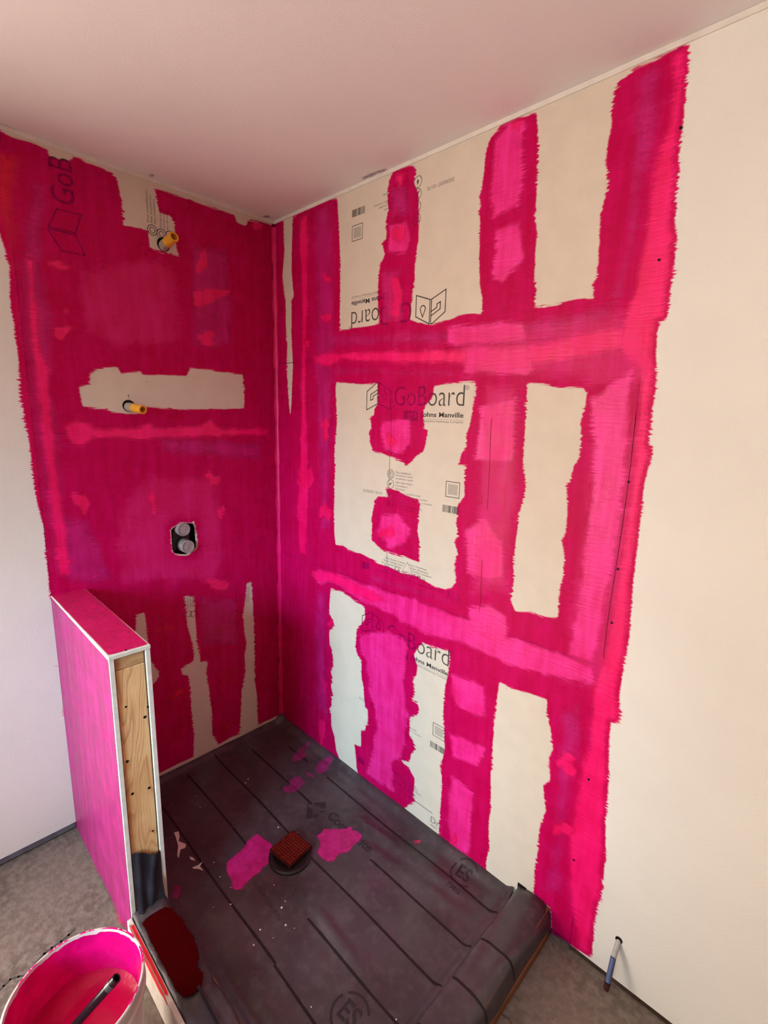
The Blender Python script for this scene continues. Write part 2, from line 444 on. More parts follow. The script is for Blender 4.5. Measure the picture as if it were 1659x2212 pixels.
# ---- sheets that clad the walls
YP = -.928               # where boards end and drywall starts on the left wall
Z1, Z2, ZSA = 1.749, .884, 1.447
XB = 1.524
def panel(name, pl, u0, u1, v0, v1, mat, parent, hole=None):
    """board of real thickness; hole = optional opening polygon through it"""
    ax, val, a, b, sgn = PLN[pl]
    outer = [(u0, v0), (u1, v0), (u1, v1), (u0, v1)]
    loops = [outer] + ([hole] if hole else [])
    flat = [q for lp in loops for q in lp]; n = len(flat)
    def w(q, d):
        p = [0, 0, 0]; p[a], p[b], p[ax] = q[0], q[1], val - sgn * d; return p
    vs = [w(q, 0) for q in flat] + [w(q, BT) for q in flat]
    tr = tessellate_polygon([[Vector((q[0], q[1], 0)) for q in lp] for lp in loops])
    fs = [tuple(t) for t in tr] + [tuple(n + i for i in t[::-1]) for t in tr]
    k = 0
    for lp in loops:
        m = len(lp)
        for i in range(m):
            j = (i + 1) % m; fs.append((k + i, k + j, n + k + j, n + k + i))
        k += m
    bm = bmesh.new(); V = [bm.verts.new(p) for p in vs]
    for f in fs:
        try: bm.faces.new([V[i] for i in f])
        except ValueError: pass
    bmesh.ops.recalc_face_normals(bm, faces=bm.faces)
    return bmobj(name, bm, mat, parent)
G = .0012
boards = {}
boards['mid'] = panel('backer_board', 'B', G, XB - G, Z2 + G, Z1 - G, BOARD, wall_right)
boards['low'] = panel('backer_board', 'B', G, XB - G, -.022, Z2 - G, BOARD, wall_right)
boards['top'] = panel('backer_board', 'B', G, XB - G, Z1 + G, HC - .001, BOARD, wall_right)
panel('drywall_sheet', 'B', XB + G, XR, -.030, HC - .001, DRY, wall_right)
VHOLE = uv('A', [(369, 1146), (374, 1140), (383, 1135), (391, 1130), (405, 1130), (418, 1131), (422, 1140), (425, 1165), (425, 1183), (416, 1190), (405, 1198), (391, 1198), (376, 1195), (372, 1187), (370, 1154)])
lowA = panel('backer_board', 'A', YP + G, -.0135, -.022, ZSA - G, BOARD, wall_left, hole=VHOLE)
topA = panel('backer_board', 'A', YP + G, -.0135, ZSA + G, HC - .001, BOARD, wall_left)
panel('drywall_sheet', 'A', YF, YP - G, -.014, HC - .001, DRY, wall_left, hole=[(WIL[0], WIL[2]), (WIL[1], WIL[2]), (WIL[1], WIL[3]), (WIL[0], WIL[3])])
# grey strip and dark gap along the foot of the plain wall, dark strip under the right wall: wood edge with the gap's shadow in its colour
b = structure(box('baseboard_left', -.03, -.003, YF, YP - .005, ZO + .010, -.012, GREYB))
b = structure(box('gap_shade_right', XB, XR, .002, .03, ZO, -.026, GAPM))
# white caulked strips where the walls meet the ceiling
def strip(name, pts, w, pl, parent=None):
    pass
t1 = structure(box('trim_1', .0, XR, -.004, .002, HC - .013, HC - .0005, PLAS))
t2 = structure(box('trim_2', -.002, .004, YF, -.004, HC - .013, HC - .0005, PLAS))

# ---- print on the boards of the right wall (three sheets, the top one upside down)
def circle(cu, cv, r, n=22): return [(cu + r * math.cos(2 * math.pi * k / n), cv + r * math.sin(2 * math.pi * k / n)) for k in range(n)]
def drop(cu, top, bot, r):
    pts = [(cu, top)]
    for k in range(11):
        t = math.radians(20 - 220 * k / 10); pts.append((cu + r * math.cos(t), bot + r + r * math.sin(t)))
    return pts
def board_print(board, f):
    w = .0034
    # emblem of two open pages: v grows downward from the board's top edge
    pol = []
    pol += ribbon([(0, .128), (.050, .098), (.056, .098), (.056, .172), (0, .194)], w, True)
    pol += ribbon([(.062, .098), (.120, .126), (.120, .192), (.062, .172)], w, True)
    pol += ribbon([(.056, .122), (.020, .139), (.020, .160), (.033, .155), (.033, .145), (.056, .135)], w)
    d = drop(.091, .126, .158, .0105); pol += ribbon([(u, v) for u, v in [(.091, .122)] + [(.091 + .0105 * math.cos(math.radians(a)), .147 + .0105 * math.sin(math.radians(a))) for a in range(-35, 216, 25)]], w * .9, True)
    printmesh('printed_emblem', 'B', [], pol, INK, board, f)
    g = [textgeo('GoBoard', .140, .436, .178, .113)]
    printmesh('printed_title', 'B', g, [], INK, board, f)
    g = [textgeo('R', .4415, .4475, .126, .119)]
    printmesh('printed_mark', 'B', g, ribbon(circle(.4445, .1225, .0065, 14), .0012, True), INKG, board, f)
    g = [textgeo('Johns Manville', .262, .436, .219, .198, True)]
    printmesh('printed_maker', 'B', g, [], INK, board, f)
    pol = [[(.187, .195), (.250, .195), (.250, .229), (.187, .229)]]
    o = printmesh('printed_badge', 'B', [], pol, INKG, board, f)
    printmesh('badge_letters', 'B', [textgeo('JM', .200, .242, .224, .200, True)], [], BOARD, o, f, off=.00045)
    g = [textgeo('A Berkshire Hathaway Company', .262, .436, .2335, .2235)]
    printmesh('printed_subtitle', 'B', g, ribbon([(.262, .2212), (.436, .2212)], .0008), INKG, board, f)
    g = []
    cs = [.4205, .4575, .4935, .5290]
    tx = [('Fast installation', .072), ('Instalacion rapida', .082), ('Installation rapide', .082), ('Ultra-lightweight', .078), ('Ultraligero', .058), ('Ultraleger', .048),
          ('Easy to cut, handle & install', .118), ('Facil de cortar, manejar e instalar', .150), ('Facile a couper, manipuler, a installer', .172), ('Waterproof core', .072), ('Nucleo impermeable', .128), ('Noyau impermeable', .086)]
    for i, (s, L) in enumerate(tx):
        v = cs[i // 3] + (-.0125 + .0115 * (i % 3)); g.append(textgeo(s, .158, .158 + L, v + .0075, v - .0005))
    g.append(textgeo('20250207 10172', -.012, .092, .503, .493))
    printmesh('printed_notes', 'B', g, [], INKG, board, f)
    pol = []
    for i, c in enumerate(cs):
        pol += ribbon(circle(.132, c, .0165), .0016, True)
    pol += ribbon(circle(.132, cs[0], .0105), .0014, True) + [[(.130, cs[0] - .006), (.134, cs[0] - .006), (.133, cs[0] + .004), (.131, cs[0] + .004)]]
    pol += [[(.125, cs[1] + .007), (.129, cs[1] - .002), (.140, cs[1] - .007), (.134, cs[1] + .001)]]
    pol += [[(.123, cs[2] + .007), (.138, cs[2] - .009), (.141, cs[2] - .006), (.126, cs[2] + .010)]]
    pol += [[(.132, cs[3] - .009), (.1365, cs[3] + .002), (.132, cs[3] + .008), (.1275, cs[3] + .002)]]
    printmesh('printed_icons', 'B', [], pol, INK, board, f)
    printmesh('printed_frame', 'B', [], ribbon([(.383, .419), (.437, .419), (.437, .469), (.383, .469)], .0022, True) + [[(.390, .426), (.430, .426), (.430, .462), (.390, .462)]][:0], INK, board, f)
    o = printmesh('printed_patch', 'B', [], [[(.391, .427), (.429, .427), (.429, .461), (.391, .461)]], INKGL, board, f)
    pol = []; u = .374; r2 = random.Random(5)
    while u < .440:
        wd = r2.choice([.0012, .0018, .0028, .0036]); pol.append([(u, .498), (u + wd, .498), (u + wd, .522), (u, .522)]); u += wd + r2.choice([.0012, .0018, .0026])
    printmesh('printed_barcode', 'B', [textgeo('0 12345 67890 5', .372, .440, .5285, .5245)][:0], pol, INK, board, f)
INKGL = simple('printed_light_grey', lin(.44, .40, .34), .7, .2)
board_print(boards['mid'], lambda u, v: (.586 + u, Z1 - v))
board_print(boards['low'], lambda u, v: (.584 + u, Z2 - .018 - v))
board_print(boards['top'], lambda u, v: (.930 - u, Z1 - .018 + v))
for bd, f in ((boards['mid'], lambda u, v: (.586 + u, Z1 - v)), (boards['low'], lambda u, v: (.584 + u, Z2 - .010 - v))):
    g = [textgeo('3-ft x 5-ft', .113, .194, .784, .766), textgeo('0.49-in', .259, .313, .786, .768), textgeo('1/2-in', .209, .243, .784, .769)]
    for i, (s, a0, a1) in enumerate((('Walls, Showers, Ceilings', .116, .215), ('Paredes, Duchas, Techos', .109, .207), ('Murs, Douches, Plafonds', .099, .198))):
        g.append(textgeo(s, a0, a1, .744 + i * .0105, .736 + i * .0105))
    for i, (s, a0, a1) in enumerate((('Floors, Countertops', .237, .318), ('Pisos, Encimeras', .246, .326), ('Planchers, Comptoirs', .252, .341))):
        g.append(textgeo(s, a0, a1, .744 + i * .0105, .736 + i * .0105))
    printmesh('printed_sizes', 'B', g, [], INK, bd, f)
    pol = ribbon([(.228, .731), (.212, .757), (.203, .776), (.206, .795), (.228, .805), (.250, .795), (.253, .776), (.244, .757)], .0016, True)
    pol += [[(-.007, .784), (.030, .784), (.030, .810), (-.007, .810)]]
    pol += ribbon([(.07, .796), (.197, .798)], .003) + ribbon([(.26, .802), (.40, .800)], .003)
    printmesh('printed_drop', 'B', [], pol, INKG, bd, f)
printmesh('printed_size_code', 'B', [textgeo('R3.0', .412, .462, .815, .787)], [], INKG, boards['mid'], lambda u, v: (.586 + u, Z1 - v))
printmesh('printed_size_code', 'B', [textgeo('Dri', .392, .438, .850, .825)], ribbon([(.392, .862), (.42, .862)], .003), INKG, boards['low'], lambda u, v: (.586 + u, Z2 - v))
# pencil lines over the studs
plate('stud_line', 'B', ribbon([(.711, .93), (.711, 1.66)], .0022), INKG, wall_right, off=.0004)
# print on the left wall's upper board, turned a quarter (reads upwards)
fA = lambda u, v: (-.928 + v, 2.025 + u)
pol = ribbon([(0, .128), (.050, .098), (.056, .098), (.056, .172), (0, .194)], .004, True) + ribbon([(.062, .098), (.120, .126), (.120, .192), (.062, .172)], .004, True)
printmesh('printed_emblem', 'A', [], pol, INK, topA, fA)
printmesh('printed_title', 'A', [textgeo('GoB', .140, .272, .178, .113)], [], INK, topA, fA)
f2 = lambda u, v: (u, v)
def notesA(board, pts, name='printed_notes'):
    g = []
    for s, u0, v0, L, h in pts:
        W, Fc = textgeo(s, 0, L, 0, h); g.append((np.c_[-W[:, 1] + u0, W[:, 0] + v0], Fc))
    printmesh(name, 'A', g, [], INKG, board, f2)
def at_A(px, py): q = on(px, py, 0, 0); return float(q[1]), float(q[2])
q = at_A(322, 480); notesA(topA, [('Fast installation', q[0] + .012 * i, q[1], .10 - .01 * (i % 3), .008) for i in range(3)] + [('Ultra-lightweight', q[0] + .045 + .012 * i, q[1] - .012, .07, .008) for i in range(3)])
pol = []
for px_, py_ in ((329, 497), (349, 506), (368, 510)):
    u, v = at_A(px_, py_); pol += ribbon(circle(u, v, .0165), .0022, True) + ribbon(circle(u, v, .009), .002, True)
printmesh('printed_icons', 'A', [], pol, INK, topA, f2)
q = at_A(402, 1312); notesA(lowA, [('Fast installation', q[0] + .011 * i, q[1], .045, .008) for i in range(4)])
pol = []
for px_, py_ in ((408, 1326), (417, 1326)):
    u, v = at_A(px_, py_); pol += ribbon(circle(u, v, .0125), .002, True)
printmesh('printed_icons', 'A', [], pol, INK, lowA, f2)
q = at_A(534, 1300); notesA(lowA, [('Facil de cortar', q[0] + .010 * i, q[1], .075, .007) for i in range(2)])

# ================================================================== paint on the right wall
B_OUT = [(588, 482), (640, 464), (652, 452), (664, 448), (682, 446), (690, 436), (710, 430), (730, 429), (840, 388), (848, 370), (862, 362), (884, 356), (895, 358), (905, 372), (1050, 300), (1060, 295), (1085, 268), (1120, 250), (1150, 242), (1163, 241), (1310, 190), (1345, 172), (1370, 147), (1412, 127), (1440, 113), (1475, 96), (1493, 92),
         (1487, 180), (1481, 240), (1482, 250), (1470, 330), (1468, 380), (1463, 400), (1463, 455), (1461, 480), (1464, 510), (1461, 560), (1452, 620), (1444, 685), (1440, 692), (1427, 695), (1424, 730), (1421, 745), (1418, 840), (1412, 880), (1405, 950), (1403, 960), (1414, 965), (1410, 985), (1396, 1040), (1386, 1120), (1375, 1220), (1367, 1300), (1362, 1380), (1350, 1430), (1346, 1470), (1341, 1500), (1340, 1560), (1330, 1565), (1322, 1560), (1318, 1610), (1316, 1700), (1310, 1780), (1311, 1850), (1303, 1925), (1290, 1970), (1285, 2010), (1281, 2065), (1272, 2068), (1190, 2015),
         (1187, 1960), (1150, 1932), (1100, 1930), (1052, 1884), (1040, 1878), (950, 1812), (873, 1752), (840, 1728), (800, 1700), (774, 1676), (735, 1645), (700, 1618), (606, 1546), (598, 1000)]
B_H = [
 [(613, 470), (614, 512), (615, 547), (613, 570), (611, 600), (615, 633), (618, 651), (619, 735), (622, 740), (620, 790), (624, 854), (627, 892), (629, 866), (632, 790), (629, 725), (629, 649), (634, 638), (629, 588), (630, 512), (632, 469), (640, 450), (610, 460)],
 [(730, 429), (733, 484), (736, 562), (736, 617), (735, 712), (766, 707), (794, 703), (819, 698), (816, 673), (815, 645), (816, 612), (819, 581), (822, 567), (830, 551), (823, 523), (834, 515), (833, 473), (838, 454), (836, 437), (837, 409), (838, 390), (850, 368), (862, 340), (730, 400)],
 [(895, 356), (901, 366), (899, 378), (896, 395), (903, 410), (906, 423), (906, 520), (902, 534), (901, 551), (897, 576), (898, 603), (894, 620), (890, 653), (888, 689), (905, 695), (933, 700), (969, 689), (999, 678), (1021, 674), (1040, 677), (1040, 645), (1035, 617), (1033, 562), (1035, 495), (1034, 451), (1041, 395), (1046, 348), (1047, 330), (1058, 296), (1078, 276), (1095, 256), (1110, 230), (895, 320)],
 [(1162, 242), (1164, 303), (1162, 364), (1161, 431), (1157, 465), (1162, 499), (1159, 550), (1156, 600), (1159, 634), (1156, 661), (1189, 658), (1223, 649), (1247, 644), (1280, 642), (1277, 614), (1289, 587), (1291, 533), (1294, 482), (1301, 438), (1313, 398), (1306, 354), (1309, 313), (1318, 276), (1321, 229), (1324, 195), (1348, 168), (1368, 148), (1412, 128), (1439, 114), (1450, 70), (1162, 210)],
 [(727, 827), (754, 830), (782, 832), (815, 830), (815, 873), (807, 883), (808, 893), (800, 903), (801, 926), (796, 931), (800, 959), (805, 974), (827, 982), (843, 987), (868, 997), (878, 1008), (893, 997), (898, 987), (916, 978), (921, 959), (925, 932), (917, 923), (916, 888), (921, 875), (936, 860), (939, 835), (969, 830), (1005, 827), (1027, 827), (1027, 852), (1020, 878), (1017, 900), (1007, 938), (1006, 969), (998, 974), (989, 1004), (1005, 1007), (1002, 1040), (1002, 1072), (994, 1081), (987, 1091), (987, 1112), (985, 1132), (988, 1157), (980, 1170), (987, 1195), (982, 1220), (984, 1256), (974, 1269), (959, 1271), (939, 1266), (918, 1253), (893, 1243), (863, 1233), (837, 1223), (817, 1215), (797, 1203), (782, 1195), (754, 1187), (741, 1177), (726, 1175), (723, 1145), (722, 1107), (723, 1056), (725, 1005), (723, 989), (725, 951), (729, 913), (727, 862), (726, 842)],
 [(1141, 829), (1175, 832), (1206, 840), (1258, 838), (1266, 851), (1260, 884), (1252, 915), (1254, 952), (1251, 983), (1238, 1007), (1231, 1035), (1223, 1047), (1224, 1084), (1221, 1146), (1212, 1167), (1218, 1207), (1215, 1247), (1208, 1269), (1203, 1333), (1175, 1329), (1144, 1321), (1114, 1318), (1105, 1297), (1111, 1253), (1111, 1207), (1120, 1146), (1123, 1109), (1135, 1069), (1137, 1038), (1131, 1007), (1135, 946), (1138, 884)],
 [(715, 1273), (713, 1303), (712, 1326), (721, 1341), (722, 1354), (712, 1364), (713, 1392), (718, 1405), (721, 1435), (716, 1450), (718, 1473), (716, 1483), (720, 1501), (716, 1508), (718, 1526), (712, 1531), (716, 1541), (717, 1569), (724, 1594), (727, 1620), (735, 1643), (740, 1662), (774, 1688), (773, 1673), (769, 1655), (768, 1635), (767, 1622), (764, 1605), (779, 1612), (779, 1577), (788, 1577), (789, 1567), (794, 1564), (794, 1534), (788, 1529), (786, 1513), (784, 1480), (780, 1465), (780, 1426), (772, 1415), (767, 1397), (769, 1377), (770, 1359), (782, 1344), (788, 1336), (787, 1313), (767, 1298), (741, 1280)],
 [(913, 1389), (931, 1397), (951, 1402), (969, 1407), (970, 1422), (967, 1455), (961, 1478), (958, 1513), (956, 1544), (958, 1564), (959, 1620), (951, 1655), (954, 1696), (950, 1746), (949, 1797), (948, 1808), (950, 1830), (870, 1765), (873, 1749), (896, 1731), (894, 1716), (896, 1703), (897, 1681), (883, 1658), (868, 1645), (887, 1645), (889, 1630), (898, 1620), (893, 1600), (886, 1589), (886, 1549), (903, 1546), (906, 1531), (901, 1516), (888, 1511), (896, 1506), (896, 1491), (893, 1465), (901, 1460), (903, 1440), (896, 1415), (903, 1402)],
 [(1080, 1476), (1112, 1490), (1147, 1501), (1180, 1512), (1179, 1540), (1186, 1568), (1193, 1617), (1184, 1635), (1186, 1684), (1171, 1695), (1175, 1723), (1177, 1751), (1164, 1787), (1161, 1829), (1156, 1864), (1152, 1914), (1150, 1945), (1100, 1955), (1045, 1900), (1052, 1884), (1052, 1864), (1059, 1829), (1057, 1794), (1062, 1723), (1062, 1670), (1067, 1600), (1069, 1547), (1078, 1497)],
]
B_ISLE = [(832, 1053), (860, 1058), (878, 1069), (903, 1079), (908, 1091), (906, 1112), (903, 1145), (908, 1172), (906, 1195), (908, 1217), (888, 1210), (868, 1200), (830, 1193), (815, 1180), (802, 1167), (803, 1132), (801, 1122), (807, 1094), (812, 1074), (817, 1070), (840, 1074), (834, 1064)]
CB = (B_OUT, B_H)
def pB(mat, poly, name='second_coat', clip=CB, **k): return sheet(name, 'B', poly, PM[mat], wall_right, clip=clip, **k)
sheet('first_coat', 'B', B_OUT, PM['thin'], wall_right, holes=B_H)
sheet('first_coat', 'B', B_ISLE, PM['thin'], wall_right)
pB('hot', [(644, 470), (668, 455), (669, 560), (666, 700), (663, 850), (668, 950), (668, 1100), (664, 1200), (644, 1200), (640, 1100), (648, 900), (650, 700), (646, 560)])
pB('mag', [(676, 445), (725, 430), (728, 700), (724, 800), (722, 900), (718, 1000), (718, 1150), (690, 1150), (680, 900), (676, 700)])
pB('mag', [(690, 725), (735, 716), (850, 712), (960, 705), (1100, 690), (1240, 668), (1330, 640), (1345, 700), (1200, 740), (1000, 748), (850, 752), (720, 755), (685, 750)])
pB('pink', [(960, 702), (1065, 690), (1140, 690), (1145, 745), (960, 750)])
pB('pinksoft', [(820, 715), (880, 712), (885, 745), (820, 748)])
pB('hot', [(668, 770), (700, 757), (850, 752), (1000, 748), (1180, 735), (1300, 700), (1430, 690), (1430, 760), (1330, 765), (1200, 790), (1050, 800), (1000, 790), (900, 790), (850, 790), (800, 785), (740, 783), (705, 800), (690, 792)])
pB('pink', [(1000, 748), (1150, 742), (1160, 800), (1140, 818), (1000, 808)])
pB('mag', [(705, 800), (740, 785), (850, 795), (950, 795), (1000, 800), (1000, 814), (900, 820), (830, 814), (760, 814), (715, 818)])
pB('hot', [(1439, 114), (1446, 195), (1432, 276), (1419, 317), (1402, 381), (1388, 499), (1368, 583), (1361, 634), (1340, 690), (1330, 760), (1375, 800), (1372, 900), (1358, 1040), (1345, 1130), (1330, 1230), (1310, 1340), (1290, 1440), (1270, 1500), (1268, 1600), (1250, 1650), (1240, 1720), (1225, 1800), (1222, 1870), (1230, 1960), (1250, 2080), (1320, 2080), (1340, 1700), (1400, 1300), (1430, 900), (1470, 500), (1510, 80)])
pB('pinksoft', [(960, 702), (1150, 688), (1340, 648), (1420, 690), (1420, 835), (1270, 852), (1255, 832), (1140, 826), (1000, 822)])
pB('pinksoft', [(1270, 850), (1410, 760), (1370, 1300), (1330, 1500), (1205, 1480), (1218, 1350), (1245, 1150), (1262, 1000)])
pB('mag', [(1400, 130), (1440, 120), (1446, 195), (1432, 276), (1402, 381), (1388, 499), (1368, 583), (1350, 650), (1300, 660), (1345, 540), (1345, 430), (1355, 300), (1360, 200), (1365, 165)])
pB('pink', [(1268, 860), (1370, 790), (1372, 900), (1345, 1130), (1310, 1340), (1285, 1440), (1215, 1420), (1240, 1330), (1255, 1200), (1275, 1050), (1280, 960)])
pB('mag', [(1205, 1530), (1265, 1500), (1268, 1600), (1250, 1650), (1240, 1720), (1222, 1830), (1220, 1950), (1165, 1920), (1190, 1800), (1198, 1650)])
pB('pink', [(665, 1238), (690, 1225), (720, 1235), (800, 1262), (900, 1290), (1000, 1330), (1090, 1370), (1200, 1400), (1290, 1440), (1290, 1480), (1210, 1470), (1100, 1440), (1000, 1395), (920, 1375), (840, 1330), (780, 1300), (720, 1262), (690, 1265)])
pB('hot', [(668, 1225), (720, 1232), (800, 1270), (850, 1300), (800, 1305), (720, 1262), (680, 1260)])
pB('mag', [(800, 1235), (870, 1255), (960, 1285), (1000, 1310), (900, 1290), (800, 1262)])
pB('pink', [(1010, 1310), (1060, 1300), (1100, 1330), (1100, 1400), (1010, 1360)])
pB('pink', [(1035, 875), (1120, 852), (1115, 1005), (1020, 1000), (1030, 930)])
pB('pink', [(1003, 1140), (1050, 1110), (1090, 1170), (1095, 1255), (1060, 1260), (1005, 1240)])
pB('pinksoft', [(1040, 820), (1130, 820), (1130, 1290), (1010, 1290)])
pB('pink', [(1064, 300), (1110, 250), (1136, 255), (1137, 380), (1125, 450), (1062, 478), (1055, 420)])
pB('pink', [(1068, 490), (1130, 470), (1140, 560), (1085, 620), (1058, 605), (1068, 540)])
pB('hot', [(1105, 252), (1137, 247), (1122, 288), (1100, 282)], 'paint_dab')
pB('hot', [(850, 375), (880, 364), (876, 405), (862, 410), (852, 398)], 'paint_dab')
pB('mag', [(840, 400), (890, 390), (890, 470), (838, 480)])
pB('pink', [(838, 482), (885, 474), (895, 520), (876, 550), (834, 552)])
pB('dab', blob(863, 505, 15, 28, .12), 'paint_dab')
pB('mag', [(826, 575), (870, 570), (878, 640), (878, 700), (824, 705), (820, 620)])
pB('pinksoft', [(826, 575), (870, 570), (878, 640), (878, 700), (824, 705), (820, 620)])
pB('dab', blob(858, 640, 16, 44, .08), 'paint_dab')
for c in ((707, 600, 11, 16), (706, 688, 12, 16), (704, 925, 12, 22), (703, 1105, 13, 24), (662, 1035, 16, 28), (662, 740, 10, 14), (700, 1480, 9, 22), (696, 1580, 11, 28), (714, 1346, 8, 12)):
    pB('dab', blob(*c), 'paint_dab')
pB('pink', [(818, 905), (890, 900), (892, 960), (872, 985), (830, 975), (822, 940)])
pB('dab', blob(846, 950, 14, 18), 'paint_dab')
CI = (B_ISLE, [])
pB('pink', [(822, 1110), (860, 1105), (890, 1140), (885, 1180), (840, 1185), (812, 1150)], clip=CI)
pB('dab', blob(838, 1150, 17, 18), 'paint_dab', clip=CI)
pB('pink', [(775, 1365), (840, 1360), (880, 1380), (885, 1400), (880, 1440), (875, 1470), (880, 1500), (885, 1545), (880, 1600), (870, 1640), (850, 1650), (855, 1720), (830, 1700), (790, 1670), (800, 1640), (812, 1560), (805, 1520), (795, 1480), (790, 1430), (775, 1400)])
pB('pink', [(972, 1450), (1030, 1470), (1052, 1480), (1055, 1550), (1030, 1552), (985, 1525), (970, 1495)])
pB('pink', [(967, 1575), (1050, 1610), (1056, 1615), (1048, 1640), (1030, 1660), (975, 1635)])
pB('pink', [(973, 1670), (1028, 1710), (1020, 1830), (1015, 1852), (970, 1830), (965, 1750)])
pB('dab', blob(980, 1815, 11, 20), 'paint_dab')
pB('mag', [(682, 1270), (712, 1275), (710, 1500), (715, 1560), (684, 1530), (674, 1400)])
pB('dab', blob(1228, 1650, 26, 26), 'paint_dab'); pB('dab', blob(1218, 1790, 26, 22), 'paint_dab')
# screw heads and the crack beside the board edge
for px_, py_ in ((1471, 277), (1424, 562), (1358, 1041), (1335, 1229), (1322, 1345), (1272, 1683), (1240, 1857)):
    q = on(px_, py_, 1, 0); tube('screw_head', (q[0], .001, q[2]), (q[0], -.0034, q[2]), .0029, .0029, BLACK, wall_right, seg=10, hole=.0012, depth=.001)
plate('joint_crack', 'B', ribbon(uv('B', [(1372, 900), (1366, 960), (1358, 1030), (1350, 1090), (1340, 1160), (1329, 1230), (1318, 1300), (1311, 1350), (1303, 1420)]), .0022), simple('paint_crack', lin(.42, .003, .08), .5, .3), wall_right, off=.0030)

for ln in ([(1062, 905), (1058, 1000), (1053, 1100)], [(1042, 1210), (1038, 1290), (1036, 1320)], [(846, 900), (845, 985)]):
    plate('joint_crack', 'B', ribbon(uv('B', ln), .0016), bpy.data.materials['paint_crack'], wall_right, off=.0030)

# ================================================================== paint on the left wall
A_OUT = [(-60, 262), (0, 281), (25, 293), (84, 311), (101, 321), (111, 339), (142, 344), (172, 341), (192, 351), (223, 362), (243, 374), (253, 384), (334, 405), (349, 411), (380, 419), (420, 434), (439, 441), (508, 463), (536, 474), (563, 478), (592, 484), (600, 1000), (605, 1545), (520, 1583), (470, 1609), (430, 1630), (350, 1668), (250, 1715), (200, 1600), (150, 1400), (106, 1290),
         (106, 1281), (103, 1263), (98, 1207), (92, 1138), (78, 1092), (70, 1036), (61, 956), (52, 914), (42, 851), (38, 792), (34, 751), (29, 708), (22, 670), (18, 635), (19, 577), (10, 544), (0, 516), (-25, 440), (-60, 330)]
A_H = [
 [(253, 384), (261, 417), (265, 443), (268, 484), (291, 489), (322, 498), (325, 531), (332, 539), (385, 551), (380, 539), (377, 518), (375, 480), (367, 468), (342, 460), (337, 430), (332, 405), (335, 370), (240, 350)],
 [(507, 460), (512, 478), (530, 487), (536, 474), (525, 450)],
 [(197, 804), (229, 795), (253, 795), (260, 809), (302, 804), (307, 811), (405, 814), (411, 797), (453, 800), (495, 807), (523, 811), (526, 847), (526, 881), (460, 882), (407, 884), (355, 881), (313, 877), (292, 895), (250, 889), (208, 881), (180, 877), (175, 858), (173, 835), (194, 832)],
 [(369, 1146), (374, 1140), (383, 1135), (391, 1130), (405, 1130), (418, 1131), (422, 1140), (425, 1165), (425, 1183), (416, 1190), (405, 1198), (391, 1198), (376, 1195), (372, 1187), (370, 1154)],
 [(295, 1330), (310, 1325), (314, 1346), (317, 1378), (325, 1428), (341, 1450), (341, 1465), (330, 1476), (300, 1480), (290, 1380), (295, 1357)],
 [(399, 1290), (417, 1289), (420, 1328), (423, 1373), (432, 1430), (448, 1430), (444, 1452), (451, 1492), (457, 1545), (457, 1585), (470, 1609), (480, 1625), (425, 1650), (420, 1632), (420, 1585), (415, 1532), (411, 1479), (407, 1457), (394, 1456), (392, 1443), (421, 1428), (417, 1388), (407, 1354), (401, 1314)],
 [(533, 1260), (542, 1258), (545, 1306), (547, 1333), (549, 1399), (550, 1476), (554, 1505), (556, 1561), (562, 1580), (518, 1600), (518, 1579), (522, 1532), (523, 1492), (531, 1452), (530, 1415), (534, 1388), (529, 1367), (526, 1327), (531, 1293)],
]
CA = (A_OUT, A_H)
def pA(mat, poly, name='second_coat', **k): return sheet(name, 'A', poly, PM[mat], wall_left, clip=CA, **k)
sheet('first_coat', 'A', A_OUT, PM['thin'], wall_left, holes=A_H)
pA('pinksoft', [(165, 575), (300, 545), (385, 560), (395, 700), (390, 755), (250, 760), (180, 720), (158, 640)])
pA('mag', [(60, 380), (110, 400), (100, 560), (125, 700), (120, 790), (140, 960), (150, 1100), (190, 1250), (110, 1260), (70, 1000), (45, 800), (30, 600)])
pA('mag', [(405, 520), (500, 530), (510, 740), (470, 765), (410, 750)])
pA('mag', [(120, 1100), (200, 1120), (260, 1260), (130, 1270)])
pA('pinksoft', [(290, 1040), (330, 1020), (480, 1020), (490, 1200), (470, 1265), (250, 1265), (240, 1120)])
pA('mag', [(420, 1280), (520, 1290), (520, 1400), (430, 1400)])
pA('mag', [(330, 930), (570, 950), (570, 1000), (340, 985)])
pA('red', [(-30, 300), (60, 335), (42, 450), (50, 520), (42, 560), (52, 700), (65, 820), (85, 950), (105, 1100), (125, 1275), (98, 1275), (60, 950), (35, 750), (15, 560), (-30, 440)])
pA('hot', [(50, 540), (80, 560), (85, 640), (95, 760), (115, 800), (120, 900), (130, 1000), (150, 1150), (160, 1250), (120, 1250), (95, 1050), (75, 880), (55, 700)])
pA('hot', [(130, 915), (160, 900), (185, 905), (205, 920), (300, 918), (325, 908), (335, 918), (430, 915), (452, 898), (475, 920), (580, 922), (582, 944), (470, 948), (400, 950), (330, 955), (205, 952), (178, 966), (150, 962), (135, 942)])
for c in ((122, 572, 28, 14), (135, 718, 28, 17), (143, 672, 9, 14), (437, 565, 13, 32), (450, 640, 40, 22), (447, 730, 24, 17), (458, 1035, 20, 16), (176, 1085, 22, 26), (477, 1105, 10, 20), (330, 1085, 11, 26), (468, 1262, 36, 13), (140, 1212, 20, 10), (350, 1360, 34, 16, -.5), (478, 1362, 26, 15, -.3), (492, 1462, 30, 16, -.5), (380, 1500, 32, 17, -.3), (486, 1572, 24, 16, -.4), (382, 1590, 22, 14, -.4), (560, 480, 14, 22)):
    pA('dab' if c[1] < 1300 else 'red', blob(*c), 'paint_dab')
